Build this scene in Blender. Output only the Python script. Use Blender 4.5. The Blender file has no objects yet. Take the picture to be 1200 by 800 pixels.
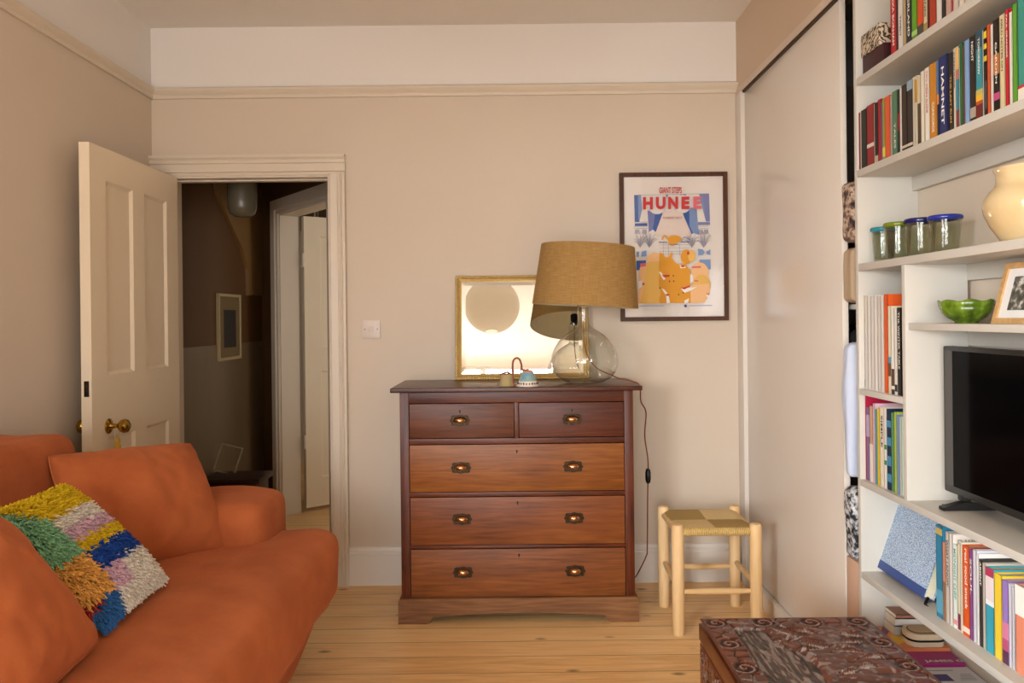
import bpy, bmesh, math, random
import numpy as np
from mathutils import Vector, Matrix, noise as mnoise

R = math.radians
scene = bpy.context.scene
COL = scene.collection
random.seed(7)
rng = np.random.default_rng(11)

# ------------------------------------------------------------------ camera numbers (1200x800 photo)
F, VX, VY, ROLL, CAMZ = 905.0, 604.0, 373.0, 0.011, 1.265

def P(px, py, Y):
    u, v = px - VX, py - VY
    u2, v2 = u - ROLL * v, v + ROLL * u
    return Vector((u2 * Y / F, Y, CAMZ - v2 * Y / F))

def y_on(px, z, X):
    """depth of the point of the line (X, *, z) that the photo shows in column px"""
    Y = 2.0
    for _ in range(6):
        v2 = (CAMZ - z) * F / Y
        Y = F * X / (px - VX - ROLL * v2)
    return Y

# ------------------------------------------------------------------ materials
def lin(c):
    if isinstance(c, str):
        c = tuple(int(c[i:i + 2], 16) for i in (0, 2, 4))
    o = []
    for v in c[:3]:
        v = v / 255.0
        o.append(v / 12.92 if v <= .04045 else ((v + .055) / 1.055) ** 2.4)
    return (o[0], o[1], o[2], 1.0)

class NT:
    def __init__(self, name):
        self.m = bpy.data.materials.new(name)
        self.m.use_nodes = True
        self.t = self.m.node_tree
        self.b = self.t.nodes['Principled BSDF']
        self.out = self.t.nodes['Material Output']
    def n(self, kind, **kw):
        nd = self.t.nodes.new(kind)
        for k, v in kw.items():
            setattr(nd, k, v)
        return nd
    def l(self, a, b):
        self.t.links.new(a, b)
    def math(self, op, a, b=None, c=None):
        nd = self.n('ShaderNodeMath', operation=op)
        for i, v in enumerate((a, b, c)):
            if v is None: continue
            if isinstance(v, (int, float)): nd.inputs[i].default_value = v
            else: self.l(v, nd.inputs[i])
        return nd.outputs[0]
    def coord(self, scale=(1, 1, 1), loc=(0, 0, 0), rot=(0, 0, 0), kind='Object'):
        tc = self.n('ShaderNodeTexCoord')
        mp = self.n('ShaderNodeMapping')
        mp.inputs['Scale'].default_value = scale
        mp.inputs['Location'].default_value = loc
        mp.inputs['Rotation'].default_value = rot
        self.l(tc.outputs[kind], mp.inputs['Vector'])
        return mp.outputs['Vector']
    def noise(self, vec, scale, detail=4, rough=.55, dist=0):
        nd = self.n('ShaderNodeTexNoise')
        nd.inputs['Scale'].default_value = scale
        nd.inputs['Detail'].default_value = detail
        nd.inputs['Roughness'].default_value = rough
        nd.inputs['Distortion'].default_value = dist
        if vec is not None: self.l(vec, nd.inputs['Vector'])
        return nd.outputs['Fac']
    def ramp(self, fac, stops):
        nd = self.n('ShaderNodeValToRGB')
        e = nd.color_ramp.elements
        while len(e) < len(stops): e.new(.5)
        for k, (p, c) in enumerate(stops):
            e[k].position = p
            e[k].color = lin(c) if not isinstance(c, (int, float)) else (c, c, c, 1)
        self.l(fac, nd.inputs['Fac'])
        return nd.outputs['Color']
    def mix(self, fac, a, b, blend='MIX'):
        nd = self.n('ShaderNodeMix', data_type='RGBA', blend_type=blend)
        for i, v in ((0, fac), (6, a), (7, b)):
            if isinstance(v, (int, float)): nd.inputs[i].default_value = v
            elif isinstance(v, tuple): nd.inputs[i].default_value = v
            else: self.l(v, nd.inputs[i])
        return nd.outputs[2]
    def bump(self, h, strength=.2, dist=.002):
        nd = self.n('ShaderNodeBump')
        nd.inputs['Strength'].default_value = strength
        nd.inputs['Distance'].default_value = dist
        self.l(h, nd.inputs['Height'])
        self.l(nd.outputs['Normal'], self.b.inputs['Normal'])
    def set(self, col=None, rough=None, metal=None, spec=None):
        if col is not None:
            if isinstance(col, tuple): self.b.inputs['Base Color'].default_value = col
            else: self.l(col, self.b.inputs['Base Color'])
        if rough is not None: self.b.inputs['Roughness'].default_value = rough
        if metal is not None: self.b.inputs['Metallic'].default_value = metal
        if spec is not None: self.b.inputs['Specular IOR Level'].default_value = spec
        return self.m

_cache = {}
def plain(c, rough=.55, metal=0, spec=.4, var=.06, scale=30, bump=0):
    """painted / plastic / paper surface with a faint procedural mottling"""
    key = (c, rough, metal, spec, var, scale, bump)
    if key in _cache: return _cache[key]
    n = NT('paint_' + (c if isinstance(c, str) else 'c'))
    base = lin(c)
    f = n.noise(n.coord(), scale, 3)
    dk = tuple(v * (1 - var) for v in base[:3]) + (1,)
    lt = tuple(min(1, v * (1 + var)) for v in base[:3]) + (1,)
    n.set(n.mix(f, dk, lt), rough, metal, spec)
    if bump: n.bump(f, bump, .003)
    _cache[key] = n.m
    return n.m

def wood(name, dark, mid, light, axis=0, gscale=9, rough=.45, stretch=14, offs=0, fine=.5, spec=.35):
    n = NT(name)
    s = [stretch] * 3; s[axis] = 1.0
    v = n.coord(tuple(s), (offs, offs * 1.7, offs * .6))
    f = n.noise(v, gscale * .35, 6, .6, 1.2)
    s2 = [170] * 3; s2[axis] = 6
    g = n.noise(n.coord(tuple(s2)), 1.0, 4, .6)
    big = n.noise(n.coord((1.5, 1.5, 1.5), (offs, 3, 1)), 2.0, 2)
    wv = n.n('ShaderNodeTexWave', wave_type='BANDS', bands_direction='Z' if axis != 2 else 'X')
    wv.inputs['Scale'].default_value = 2.2
    wv.inputs['Distortion'].default_value = 16
    wv.inputs['Detail'].default_value = 3
    wv.inputs['Detail Scale'].default_value = 1.2
    s3 = [5.0] * 3; s3[axis] = .8
    n.l(n.coord(tuple(s3), (offs * 2, offs, offs)), wv.inputs['Vector'])
    h = n.math('ADD', n.math('MULTIPLY', f, .62), n.math('MULTIPLY', wv.outputs['Fac'], .10))
    h = n.math('ADD', h, n.math('MULTIPLY', n.math('SUBTRACT', g, .5), fine))
    h = n.math('ADD', h, n.math('MULTIPLY', n.math('SUBTRACT', big, .5), .5))
    n.set(n.ramp(h, [(.12, dark), (.42, mid), (.72, light)]), rough, 0, spec)
    n.bump(g, .12, .001)
    return n.m

def attr_mat(name, rough=.6, spec=.3, bumpscale=0, attr='Col', sheen=0):
    n = NT(name)
    a = n.n('ShaderNodeAttribute'); a.attribute_name = attr
    f = n.noise(n.coord(), 180, 3)
    n.set(n.mix(n.math('MULTIPLY', f, .35), a.outputs['Color'], (0, 0, 0, 1)), rough, 0, spec)
    if bumpscale:
        n.bump(n.noise(n.coord(), bumpscale, 4), .3, .002)
    if sheen: n.b.inputs['Sheen Weight'].default_value = sheen
    return n.m

def thin_glass(name, tint=(.93, .95, .92), refl=1.0, bumps=0, rough=.02):
    """thin walled clear glass: straight-through transmission and a fresnel reflection"""
    n = NT(name)
    tr = n.n('ShaderNodeBsdfTransparent'); tr.inputs['Color'].default_value = tint + (1,)
    gl = n.n('ShaderNodeBsdfGlossy'); gl.inputs['Roughness'].default_value = rough
    lw = n.n('ShaderNodeLayerWeight'); lw.inputs['Blend'].default_value = .42
    fac = n.math('MULTIPLY', n.math('POWER', lw.outputs['Facing'], 2.2), .75 * refl)
    fac = n.math('ADD', fac, .045 * refl)
    if bumps:
        vo = n.n('ShaderNodeTexNoise'); vo.inputs['Scale'].default_value = bumps
        vo.inputs['Detail'].default_value = 3
        n.l(n.coord(), vo.inputs['Vector'])
        bp = n.n('ShaderNodeBump'); bp.inputs['Strength'].default_value = .5; bp.inputs['Distance'].default_value = .004
        n.l(vo.outputs['Fac'], bp.inputs['Height'])
        n.l(bp.outputs['Normal'], gl.inputs['Normal']); n.l(bp.outputs['Normal'], lw.inputs['Normal'])
    mx = n.n('ShaderNodeMixShader')
    n.l(fac, mx.inputs[0]); n.l(tr.outputs[0], mx.inputs[1]); n.l(gl.outputs[0], mx.inputs[2])
    n.l(mx.outputs[0], n.out.inputs['Surface'])
    return n.m

def wall_mat():
    n = NT('wall_paint')
    tc = n.n('ShaderNodeTexCoord'); sp = n.n('ShaderNodeSeparateXYZ')
    n.l(tc.outputs['Object'], sp.inputs[0])
    f = n.noise(tc.outputs['Object'], 2.2, 3)
    up = n.math('GREATER_THAN', sp.outputs['Z'], 2.36)
    pink = n.mix(f, lin('D3C3B0'), lin('D8C9B7'))
    white = n.mix(f, lin('E6E0DA'), lin('EAE4DE'))
    n.set(n.mix(up, pink, white), .6, 0, .25)
    n.bump(n.noise(tc.outputs['Object'], 160, 3), .06, .001)
    return n.m

def floor_mat():
    n = NT('pine_boards')
    tc = n.n('ShaderNodeTexCoord'); sp = n.n('ShaderNodeSeparateXYZ')
    n.l(tc.outputs['Object'], sp.inputs[0])
    yy = n.math('DIVIDE', n.math('ADD', sp.outputs['Y'], 20.02), .134)
    bid = n.math('FLOOR', yy); fr = n.math('FRACT', yy)
    wn = n.n('ShaderNodeTexWhiteNoise', noise_dimensions='1D'); n.l(bid, wn.inputs['W'])
    cb = n.n('ShaderNodeCombineXYZ')
    n.l(n.math('ADD', n.math('MULTIPLY', sp.outputs['X'], 1.2), n.math('MULTIPLY', wn.outputs['Value'], 37)), cb.inputs[0])
    n.l(n.math('MULTIPLY', sp.outputs['Y'], 16), cb.inputs[1])
    g = n.noise(cb.outputs[0], 2.4, 7, .6, .9)
    cb2 = n.n('ShaderNodeCombineXYZ')
    n.l(n.math('MULTIPLY', sp.outputs['X'], 6), cb2.inputs[0]); n.l(n.math('MULTIPLY', sp.outputs['Y'], 190), cb2.inputs[1])
    g2 = n.noise(cb2.outputs[0], 1, 3)
    h = n.math('ADD', n.math('MULTIPLY', g, .7), n.math('MULTIPLY', n.math('SUBTRACT', g2, .5), .3))
    h = n.math('ADD', h, n.math('MULTIPLY', n.math('SUBTRACT', wn.outputs['Value'], .5), .22))
    col = n.ramp(h, [(.12, 'D2A062'), (.36, 'EFC184'), (.62, 'F8D69E')])
    # knots
    cb3 = n.n('ShaderNodeCombineXYZ')
    n.l(n.math('MULTIPLY', sp.outputs['X'], 4.4), cb3.inputs[0]); n.l(n.math('MULTIPLY', sp.outputs['Y'], 9.5), cb3.inputs[1])
    vo = n.n('ShaderNodeTexVoronoi', feature='F1'); vo.inputs['Scale'].default_value = 1.0
    vo.inputs['Randomness'].default_value = 1.0
    n.l(cb3.outputs[0], vo.inputs['Vector'])
    wob = n.math('ADD', vo.outputs['Distance'], n.math('MULTIPLY', n.math('SUBTRACT', g2, .5), .06))
    ssel = n.n('ShaderNodeSeparateColor'); n.l(vo.outputs['Color'], ssel.inputs[0])
    on = n.math('GREATER_THAN', ssel.outputs[0], .30)
    kn = n.n('ShaderNodeMapRange'); kn.inputs[1].default_value = .05; kn.inputs[2].default_value = .15
    kn.inputs[3].default_value = 1; kn.inputs[4].default_value = 0
    n.l(wob, kn.inputs[0])
    col = n.mix(n.math('MULTIPLY', n.math('MULTIPLY', kn.outputs[0], on), .8), col, lin('5E3416'))
    gap = n.math('GREATER_THAN', n.math('ABSOLUTE', n.math('SUBTRACT', fr, .5)), .487)
    col = n.mix(n.math('MULTIPLY', gap, .75), col, lin('5A3C1E'))
    n.set(col, .32, 0, .4)
    n.bump(n.math('SUBTRACT', n.math('MULTIPLY', g2, .15), gap), .25, .002)
    return n.m

def linen_mat():
    n = NT('rust_linen')
    f = n.noise(n.coord((1, 1, 1)), 7, 5)
    w1 = n.noise(n.coord((500, 60, 60)), 1, 2); w2 = n.noise(n.coord((60, 500, 500)), 1, 2)
    w = n.math('ADD', w1, w2)
    c = n.ramp(f, [(.3, 'A2532C'), (.7, 'B86638')])
    c = n.mix(n.math('MULTIPLY', w, .18), c, lin('84452A'))
    n.set(c, .85, 0, .15)
    n.b.inputs['Sheen Weight'].default_value = .35
    n.b.inputs['Sheen Tint'].default_value = lin('E0906A')
    cr = n.noise(n.coord((1, 1, 1)), 9, 3, .5, 0)
    n.bump(n.math('ADD', n.math('MULTIPLY', w, .05), cr), .30, .014)
    return n.m

def burlap_mat():
    n = NT('burlap')
    tc = n.n('ShaderNodeTexCoord'); sp = n.n('ShaderNodeSeparateXYZ')
    n.l(tc.outputs['Object'], sp.inputs[0])
    ang = n.math('ARCTAN2', sp.outputs['Y'], sp.outputs['X'])
    sx = n.math('SINE', n.math('MULTIPLY', ang, 330)); sz = n.math('SINE', n.math('MULTIPLY', sp.outputs['Z'], 1500))
    cb = n.n('ShaderNodeCombineXYZ')
    n.l(n.math('MULTIPLY', ang, 5), cb.inputs[0]); n.l(n.math('MULTIPLY', sp.outputs['Z'], 260), cb.inputs[1])
    st = n.noise(cb.outputs[0], 1, 4)
    cb2 = n.n('ShaderNodeCombineXYZ')
    n.l(n.math('MULTIPLY', ang, 70), cb2.inputs[0]); n.l(n.math('MULTIPLY', sp.outputs['Z'], 14), cb2.inputs[1])
    st2 = n.noise(cb2.outputs[0], 1, 4)
    h = n.math('ADD', n.math('MULTIPLY', st, .6), n.math('MULTIPLY', st2, .4))
    h = n.math('ADD', h, n.math('MULTIPLY', n.math('ADD', sx, sz), .05))
    n.set(n.ramp(h, [(.3, '86643A'), (.5, 'A8824E'), (.7, 'C29C68')]), .9, 0, .1)
    n.bump(h, .5, .002)
    return n.m

def translucent(m, fac, col):
    """let part of the light pass diffusely through a thin cloth"""
    t = m.node_tree; b = t.nodes['Principled BSDF']; o = t.nodes['Material Output']
    tl = t.nodes.new('ShaderNodeBsdfTranslucent'); tl.inputs['Color'].default_value = lin(col)
    mx = t.nodes.new('ShaderNodeMixShader'); mx.inputs[0].default_value = fac
    t.links.new(b.outputs[0], mx.inputs[1]); t.links.new(tl.outputs[0], mx.inputs[2]); t.links.new(mx.outputs[0], o.inputs['Surface'])
    return m

def rope_mat(name, c1, c2, axis):
    n = NT(name)
    tc = n.n('ShaderNodeTexCoord'); sp = n.n('ShaderNodeSeparateXYZ')
    n.l(tc.outputs['Object'], sp.inputs[0])
    s = n.math('SINE', n.math('MULTIPLY', sp.outputs[axis], 2 * math.pi / .0055))
    f = n.noise(n.coord((40, 40, 40)), 4, 3)
    h = n.math('ADD', n.math('MULTIPLY', s, .28), f)
    n.set(n.ramp(h, [(.2, c1), (.75, c2)]), .75, 0, .2)
    n.bump(s, .5, .002)
    return n.m

M = {}
M['wall'] = wall_mat()
M['ceiling'] = plain('ECE6DE', .8, var=.02, scale=3)
M['trim'] = plain('DBCDBA', .38, spec=.45, var=.03, scale=8)
M['skirt'] = plain('E3DACF', .38, spec=.45, var=.02, scale=8)
M['door'] = plain('EEDDC2', .4, spec=.45, var=.04, scale=5)
M['slide'] = plain('E2D8CC', .22, spec=.5, var=.02, scale=4)
M['shelf'] = plain('C9C4BA', .4, spec=.4, var=.02, scale=8)
M['floor'] = floor_mat()
M['linen'] = linen_mat()
M['burlap'] = translucent(burlap_mat(), .22, 'F0DCA8')
M['lining'] = translucent(plain('F2ECD4', .8), .45, 'FBF4DC')
M['carcass'] = wood('mahogany_frame', '361508', '5B270E', '733515', 2, 9, .38, 14, 3)
M['carcass_x'] = wood('mahogany_rail', '3B1709', '5D2910', '733817', 0, 9, .38, 14, 4)
M['chest_top'] = wood('mahogany_top', '321609', '532610', '683418', 0, 9, .3, 14, 9)
M['plinth'] = wood('worn_plinth', '5F3A1F', '835834', '9A724B', 0, 9, .6, 12, 5)
M['drw_small'] = wood('dark_drawer_wood', '401D0A', '603012', '77411C', 0, 8, .4, 12, 6)
M['drw_small2'] = wood('dark_red_drawer_wood', '3D170B', '592812', '6D371A', 0, 8, .4, 12, 16)
M['drw_oak'] = wood('amber_drawer_wood', '65330E', '864C19', '9C6126', 0, 8, .4, 12, 7)
M['drw_mid'] = wood('brown_drawer_wood', '592C0F', '7D431C', '935927', 0, 8, .42, 12, 8)
M['drw_low'] = wood('worn_drawer_wood', '5D3012', '834A20', '9A6330', 0, 8, .45, 12, 11)
M['bronze'] = plain('3A2E20', .4, .9, .5, .3, 120, .4)
M['copper'] = plain('B98A62', .25, 1, .5, .15, 60)
M['brass'] = plain('B08A3C', .2, 1, .5, .1, 40)
M['dark'] = plain('120C08', .6)
M['ash'] = wood('pale_ash', 'D9AF76', 'E8C592', 'F1D5A8', 2, 6, .55, 10, 2, .12)
M['ash_x'] = wood('pale_ash_rail', 'D9AF76', 'E6C28C', 'F0D2A2', 0, 6, .55, 10, 2, .12)
M['glass'] = thin_glass('clear_glass', (.94, .95, .92))
M['lampglass'] = thin_glass('seeded_glass', (.955, .96, .93), 1.5, 26)
M['pane'] = thin_glass('poster_pane', (.98, .98, .98), .7)
M['gold'] = plain('C4A668', .45, .45, .5, .25, 90, .3)
M['paper'] = plain('E9E2D6', .8, var=.02)
M['pages'] = plain('DDD2BC', .85, var=.05, scale=90)
M['black'] = plain('0C0B0B', .4)
M['tvframe'] = plain('1B1A19', .4)
M['walnut'] = wood('dark_walnut', '38200F', '54301A', '6E442A', 2, 8, .45, 14, 1)
M['oak'] = wood('light_oak', 'B98D58', 'CFA56E', 'DDB984', 1, 8, .5, 12, 1, .2)
m_ = NT('mirror_silver'); M['mirror'] = m_.set((.82, .84, .83, 1), .0, 1)

# ------------------------------------------------------------------ mesh builder
WORLD = {}
def world_of(o):
    return WORLD.get(o.name, Vector((0, 0, 0))) if o else Vector((0, 0, 0))

class MB:
    def __init__(self):
        self.v, self.f, self.m, self.c = [], [], [], []
    def add(self, verts, faces, m=0, xf=None):
        b = len(self.v)
        for p in verts:
            p = Vector(p)
            self.v.append(xf @ p if xf is not None else p)
        for f in faces:
            self.f.append(tuple(b + i for i in f)); self.m.append(m)
        return self
    def addbm(self, bm, m=0, xf=None):
        bm.verts.index_update()
        self.add([v.co.copy() for v in bm.verts], [[v.index for v in f.verts] for f in bm.faces], m, xf)
        bm.free(); return self
    def box(self, a, b, bev=0, m=0, seg=2, xf=None):
        a = Vector(a); b = Vector(b)
        lo = Vector([min(a[i], b[i]) for i in range(3)]); hi = Vector([max(a[i], b[i]) for i in range(3)])
        bm = bmesh.new(); bmesh.ops.create_cube(bm, size=1)
        for v in bm.verts:
            v.co = Vector([lo[i] + (v.co[i] + .5) * (hi[i] - lo[i]) for i in range(3)])
        if bev > 0:
            bev = min(bev, .45 * min(hi[i] - lo[i] for i in range(3)))
            bmesh.ops.bevel(bm, geom=list(bm.edges), offset=bev, segments=seg, affect='EDGES', profile=.6)
        return self.addbm(bm, m, xf)
    def tube(self, pts, r, seg=10, m=0, cap=True, xf=None):
        pts = [Vector(p) for p in pts]
        rs = r if isinstance(r, (list, tuple)) else [r] * len(pts)
        ring = []; vs = []
        t0 = (pts[1] - pts[0]).normalized()
        up = Vector((0, 0, 1)) if abs(t0.z) < .9 else Vector((1, 0, 0))
        nrm = (up - t0 * up.dot(t0)).normalized()
        for i, p in enumerate(pts):
            t = (pts[min(i + 1, len(pts) - 1)] - pts[max(i - 1, 0)]).normalized()
            nrm = (nrm - t * nrm.dot(t)).normalized(); bn = t.cross(nrm)
            for k in range(seg):
                a = 2 * math.pi * k / seg
                vs.append(p + (nrm * math.cos(a) + bn * math.sin(a)) * rs[i])
        fs = []
        for i in range(len(pts) - 1):
            for k in range(seg):
                k2 = (k + 1) % seg
                fs.append((i * seg + k, i * seg + k2, (i + 1) * seg + k2, (i + 1) * seg + k))
        if cap:
            fs.append(tuple(reversed(range(seg)))); fs.append(tuple((len(pts) - 1) * seg + k for k in range(seg)))
        return self.add(vs, fs, m, xf)
    def lathe(self, prof, c=(0, 0, 0), seg=32, m=0, xf=None, cap=True, sx=1, sy=1):
        c = Vector(c); vs = []; fs = []
        for (r, z) in prof:
            for k in range(seg):
                a = 2 * math.pi * k / seg
                vs.append(c + Vector((r * math.cos(a) * sx, r * math.sin(a) * sy, z)))
        for i in range(len(prof) - 1):
            for k in range(seg):
                k2 = (k + 1) % seg
                fs.append((i * seg + k, i * seg + k2, (i + 1) * seg + k2, (i + 1) * seg + k))
        if cap:
            if prof[0][0] > 1e-5: fs.append(tuple(reversed(range(seg))))
            if prof[-1][0] > 1e-5: fs.append(tuple((len(prof) - 1) * seg + k for k in range(seg)))
        return self.add(vs, fs, m, xf)
    def prism(self, poly, d, m=0, xf=None):
        """poly: 3-D points of a planar outline, extruded by vector d"""
        n = len(poly); d = Vector(d)
        vs = [Vector(p) for p in poly] + [Vector(p) + d for p in poly]
        fs = [tuple(reversed(range(n))), tuple(range(n, 2 * n))]
        for k in range(n):
            k2 = (k + 1) % n
            fs.append((k, k2, n + k2, n + k))
        return self.add(vs, fs, m, xf)
    def poly(self, pts, m=0):
        return self.add(pts, [tuple(range(len(pts)))], m)
    def mesh(self, me, xf, m=0):
        return self.add([v.co.copy() for v in me.vertices], [tuple(p.vertices) for p in me.polygons], m, xf)
    def build(self, name, mats, parent=None, local=False, smooth=38, origin=None, fixn=True):
        me = bpy.data.meshes.new(name)
        if not isinstance(mats, (list, tuple)): mats = [mats]
        if parent is not None:
            off = world_of(parent) if not local else Vector((0, 0, 0))
            loc = Vector((0, 0, 0))
        else:
            if origin is None:
                xs = [p.x for p in self.v]; ys = [p.y for p in self.v]; zs = [p.z for p in self.v]
                origin = Vector(((min(xs) + max(xs)) / 2, (min(ys) + max(ys)) / 2, min(zs)))
            off = loc = Vector(origin)
        me.from_pydata([tuple(p - off) for p in self.v], [], self.f)
        for m in mats: me.materials.append(m)
        me.polygons.foreach_set('material_index', self.m)
        if fixn:
            bm = bmesh.new(); bm.from_mesh(me)
            bmesh.ops.recalc_face_normals(bm, faces=bm.faces); bm.to_mesh(me); bm.free()
        if smooth:
            me.polygons.foreach_set('use_smooth', [True] * len(me.polygons))
            me.set_sharp_from_angle(angle=R(smooth))
        me.update()
        o = bpy.data.objects.new(name, me); COL.objects.link(o)
        o.location = loc
        if parent is not None:
            o.parent = parent
            WORLD[o.name] = world_of(parent).copy()
        else:
            WORLD[o.name] = loc.copy()
        return o

def empty(name, loc, label, cat, group=None, rot=None):
    o = bpy.data.objects.new(name, None); COL.objects.link(o)
    o.empty_display_size = .1
    o.location = loc
    if rot is not None: o.rotation_euler = rot
    WORLD[o.name] = Vector(loc)
    o['label'] = label; o['category'] = cat
    if group: o['group'] = group
    return o

def tag(o, label, cat, group=None):
    o['label'] = label; o['category'] = cat
    if group: o['group'] = group
    return o

def struct(o):
    o['kind'] = 'structure'; return o

def evaluated_mesh(ob):
    COL.objects.link(ob) if ob.name not in COL.objects else None
    dg = bpy.context.evaluated_depsgraph_get(); dg.update()
    me = bpy.data.meshes.new_from_object(ob.evaluated_get(dg))
    return me

_txt = {}
def text_mesh(s, bold=.0):
    """outline of a word as a flat mesh, scaled to a 1 x 1 box"""
    if (s, bold) in _txt: return _txt[(s, bold)]
    cu = bpy.data.curves.new('letters', 'FONT'); cu.body = s; cu.size = 1; cu.offset = bold; cu.resolution_u = 3
    ob = bpy.data.objects.new('letters', cu)
    me = evaluated_mesh(ob)
    bpy.data.objects.remove(ob); bpy.data.curves.remove(cu)
    xs = [v.co.x for v in me.vertices]; ys = [v.co.y for v in me.vertices]
    x0, x1, y0, y1 = min(xs), max(xs), min(ys), max(ys)
    for v in me.vertices:
        v.co.x = (v.co.x - x0) / (x1 - x0); v.co.y = (v.co.y - y0) / (y1 - y0); v.co.z = 0
    _txt[(s, bold)] = me
    return me

def subsurf_bake(verts, faces, levels=3, dup_name='cage'):
    me = bpy.data.meshes.new(dup_name); me.from_pydata([tuple(v) for v in verts], [], faces)
    bm = bmesh.new(); bm.from_mesh(me); bmesh.ops.recalc_face_normals(bm, faces=bm.faces); bm.to_mesh(me); bm.free()
    ob = bpy.data.objects.new(dup_name, me)
    md = ob.modifiers.new('s', 'SUBSURF'); md.levels = levels; md.render_levels = levels
    out = evaluated_mesh(ob)
    bpy.data.objects.remove(ob)
    return out

def cage(xs, ys, zs, filled, warp=None, levels=3):
    """soft block: quads around the filled cells of a small grid, subdivided smooth"""
    idx = {}; vs = []; fs = []
    def vid(i, j, k):
        if (i, j, k) not in idx:
            idx[(i, j, k)] = len(vs)
            p = Vector((xs[i], ys[j], zs[k]))
            vs.append(warp(p) if warp else p)
        return idx[(i, j, k)]
    nx, ny, nz = len(xs) - 1, len(ys) - 1, len(zs) - 1
    fl = lambda i, j, k: 0 <= i < nx and 0 <= j < ny and 0 <= k < nz and filled(i, j, k)
    for i in range(nx):
        for j in range(ny):
            for k in range(nz):
                if not fl(i, j, k): continue
                if not fl(i - 1, j, k): fs.append((vid(i, j, k), vid(i, j, k + 1), vid(i, j + 1, k + 1), vid(i, j + 1, k)))
                if not fl(i + 1, j, k): fs.append((vid(i + 1, j, k), vid(i + 1, j + 1, k), vid(i + 1, j + 1, k + 1), vid(i + 1, j, k + 1)))
                if not fl(i, j - 1, k): fs.append((vid(i, j, k), vid(i + 1, j, k), vid(i + 1, j, k + 1), vid(i, j, k + 1)))
                if not fl(i, j + 1, k): fs.append((vid(i, j + 1, k), vid(i, j + 1, k + 1), vid(i + 1, j + 1, k + 1), vid(i + 1, j + 1, k)))
                if not fl(i, j, k - 1): fs.append((vid(i, j, k), vid(i, j + 1, k), vid(i + 1, j + 1, k), vid(i + 1, j, k)))
                if not fl(i, j, k + 1): fs.append((vid(i, j, k + 1), vid(i + 1, j, k + 1), vid(i + 1, j + 1, k + 1), vid(i, j + 1, k + 1)))
    return subsurf_bake(vs, fs, levels)

def crumple(me, amp=.006, sc=4.0, seed=0.0, stretch=(1, 1, 1)):
    me.update()
    nrm = [v.normal.copy() for v in me.vertices]
    for v, n in zip(me.vertices, nrm):
        p = Vector((v.co.x * stretch[0], v.co.y * stretch[1], v.co.z * stretch[2])) * sc + Vector((seed, seed * .7, -seed))
        a = mnoise.noise(p) + .45 * mnoise.noise(p * 2.3) + .2 * (1 - abs(mnoise.noise(p * 3.1)))
        v.co += n * amp * a

def mesh_obj(name, me, mat, parent, local=False):
    mb = MB(); mb.mesh(me, Matrix.Identity(4))
    return mb.build(name, mat, parent, local, smooth=60)

# =================================================================== SETTING
XL, XR, YB, ZC = -1.733, 1.071, 3.70, 2.674
XW = 1.262            # plaster behind the shelves
YREAR = -2.1
DX0, DX1, DZ = -1.650, -.889, 1.957   # door opening in the back wall

b = MB(); b.box((-2.6, YREAR - .1, -.05), (2.2, 7.2, 0)); struct(b.build('floor', M['floor'], origin=(0, 0, 0)))
b = MB(); b.box((-2.6, YREAR - .1, ZC), (2.2, 7.2, ZC + .05)); struct(b.build('ceiling', M['ceiling'], origin=(0, 0, 0)))
LY0, LY1, LZ0, LZ1 = -1.70, -.20, .25, 2.05   # window in the left wall, behind the camera
b = MB(); b.box((XL - .1, YREAR - .1, 0), (XL, LY0, ZC)); b.box((XL - .1, LY1, 0), (XL, YB, ZC))
b.box((XL - .1, LY0, 0), (XL, LY1, LZ0)); b.box((XL - .1, LY0, LZ1), (XL, LY1, ZC)); struct(b.build('wall_left', M['wall'], origin=(0, 0, 0)))
b = MB()
b.box((XL - .1, YB, 0), (DX0, YB + .12, ZC)); b.box((DX1, YB, 0), (1.9, YB + .12, ZC)); b.box((DX0, YB, DZ), (DX1, YB + .12, ZC))
struct(b.build('wall_back', M['wall'], origin=(0, 0, 0)))
# wall on the right: plaster behind the shelves, bulkhead over the wardrobe, wardrobe interior
b = MB(); b.box((XW, YREAR - .1, 0), (XW + .1, 2.43, ZC)); struct(b.build('wall_right', M['wall'], origin=(0, 0, 0)))
b = MB(); b.box((XR, 2.43, 2.345), (XR + .1, YB, ZC)); struct(b.build('wall_bulkhead', plain('D5BEA6', .6, spec=.25, var=.02, scale=3), origin=(0, 0, 0)))
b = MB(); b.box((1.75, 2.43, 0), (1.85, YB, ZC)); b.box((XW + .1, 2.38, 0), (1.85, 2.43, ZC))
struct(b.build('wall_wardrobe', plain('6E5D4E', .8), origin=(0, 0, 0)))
# rear wall with the bay window that lights the room
WX0, WX1, WZ0, WZ1 = -1.30, .50, .25, 1.95
b = MB()
b.box((XL - .1, YREAR - .12, 0), (WX0, YREAR, ZC)); b.box((WX1, YREAR - .12, 0), (XW + .1, YREAR, ZC))
b.box((WX0, YREAR - .12, 0), (WX1, YREAR, WZ0)); b.box((WX0, YREAR - .12, WZ1), (WX1, YREAR, ZC))
struct(b.build('wall_rear', M['wall'], origin=(0, 0, 0)))
b = MB()
for x in (WX0 + .03, (WX0 + WX1) / 2, WX1 - .03):
    b.box((x - .03, YREAR - .09, WZ0), (x + .03, YREAR - .04, WZ1), .004)
for z in (WZ0 + .03, (WZ0 + WZ1) / 2, WZ1 - .03):
    b.box((WX0, YREAR - .088, z - .025), (WX1, YREAR - .042, z + .025), .004)
struct(b.build('window_1', M['skirt'], origin=(0, 0, 0)))

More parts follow.
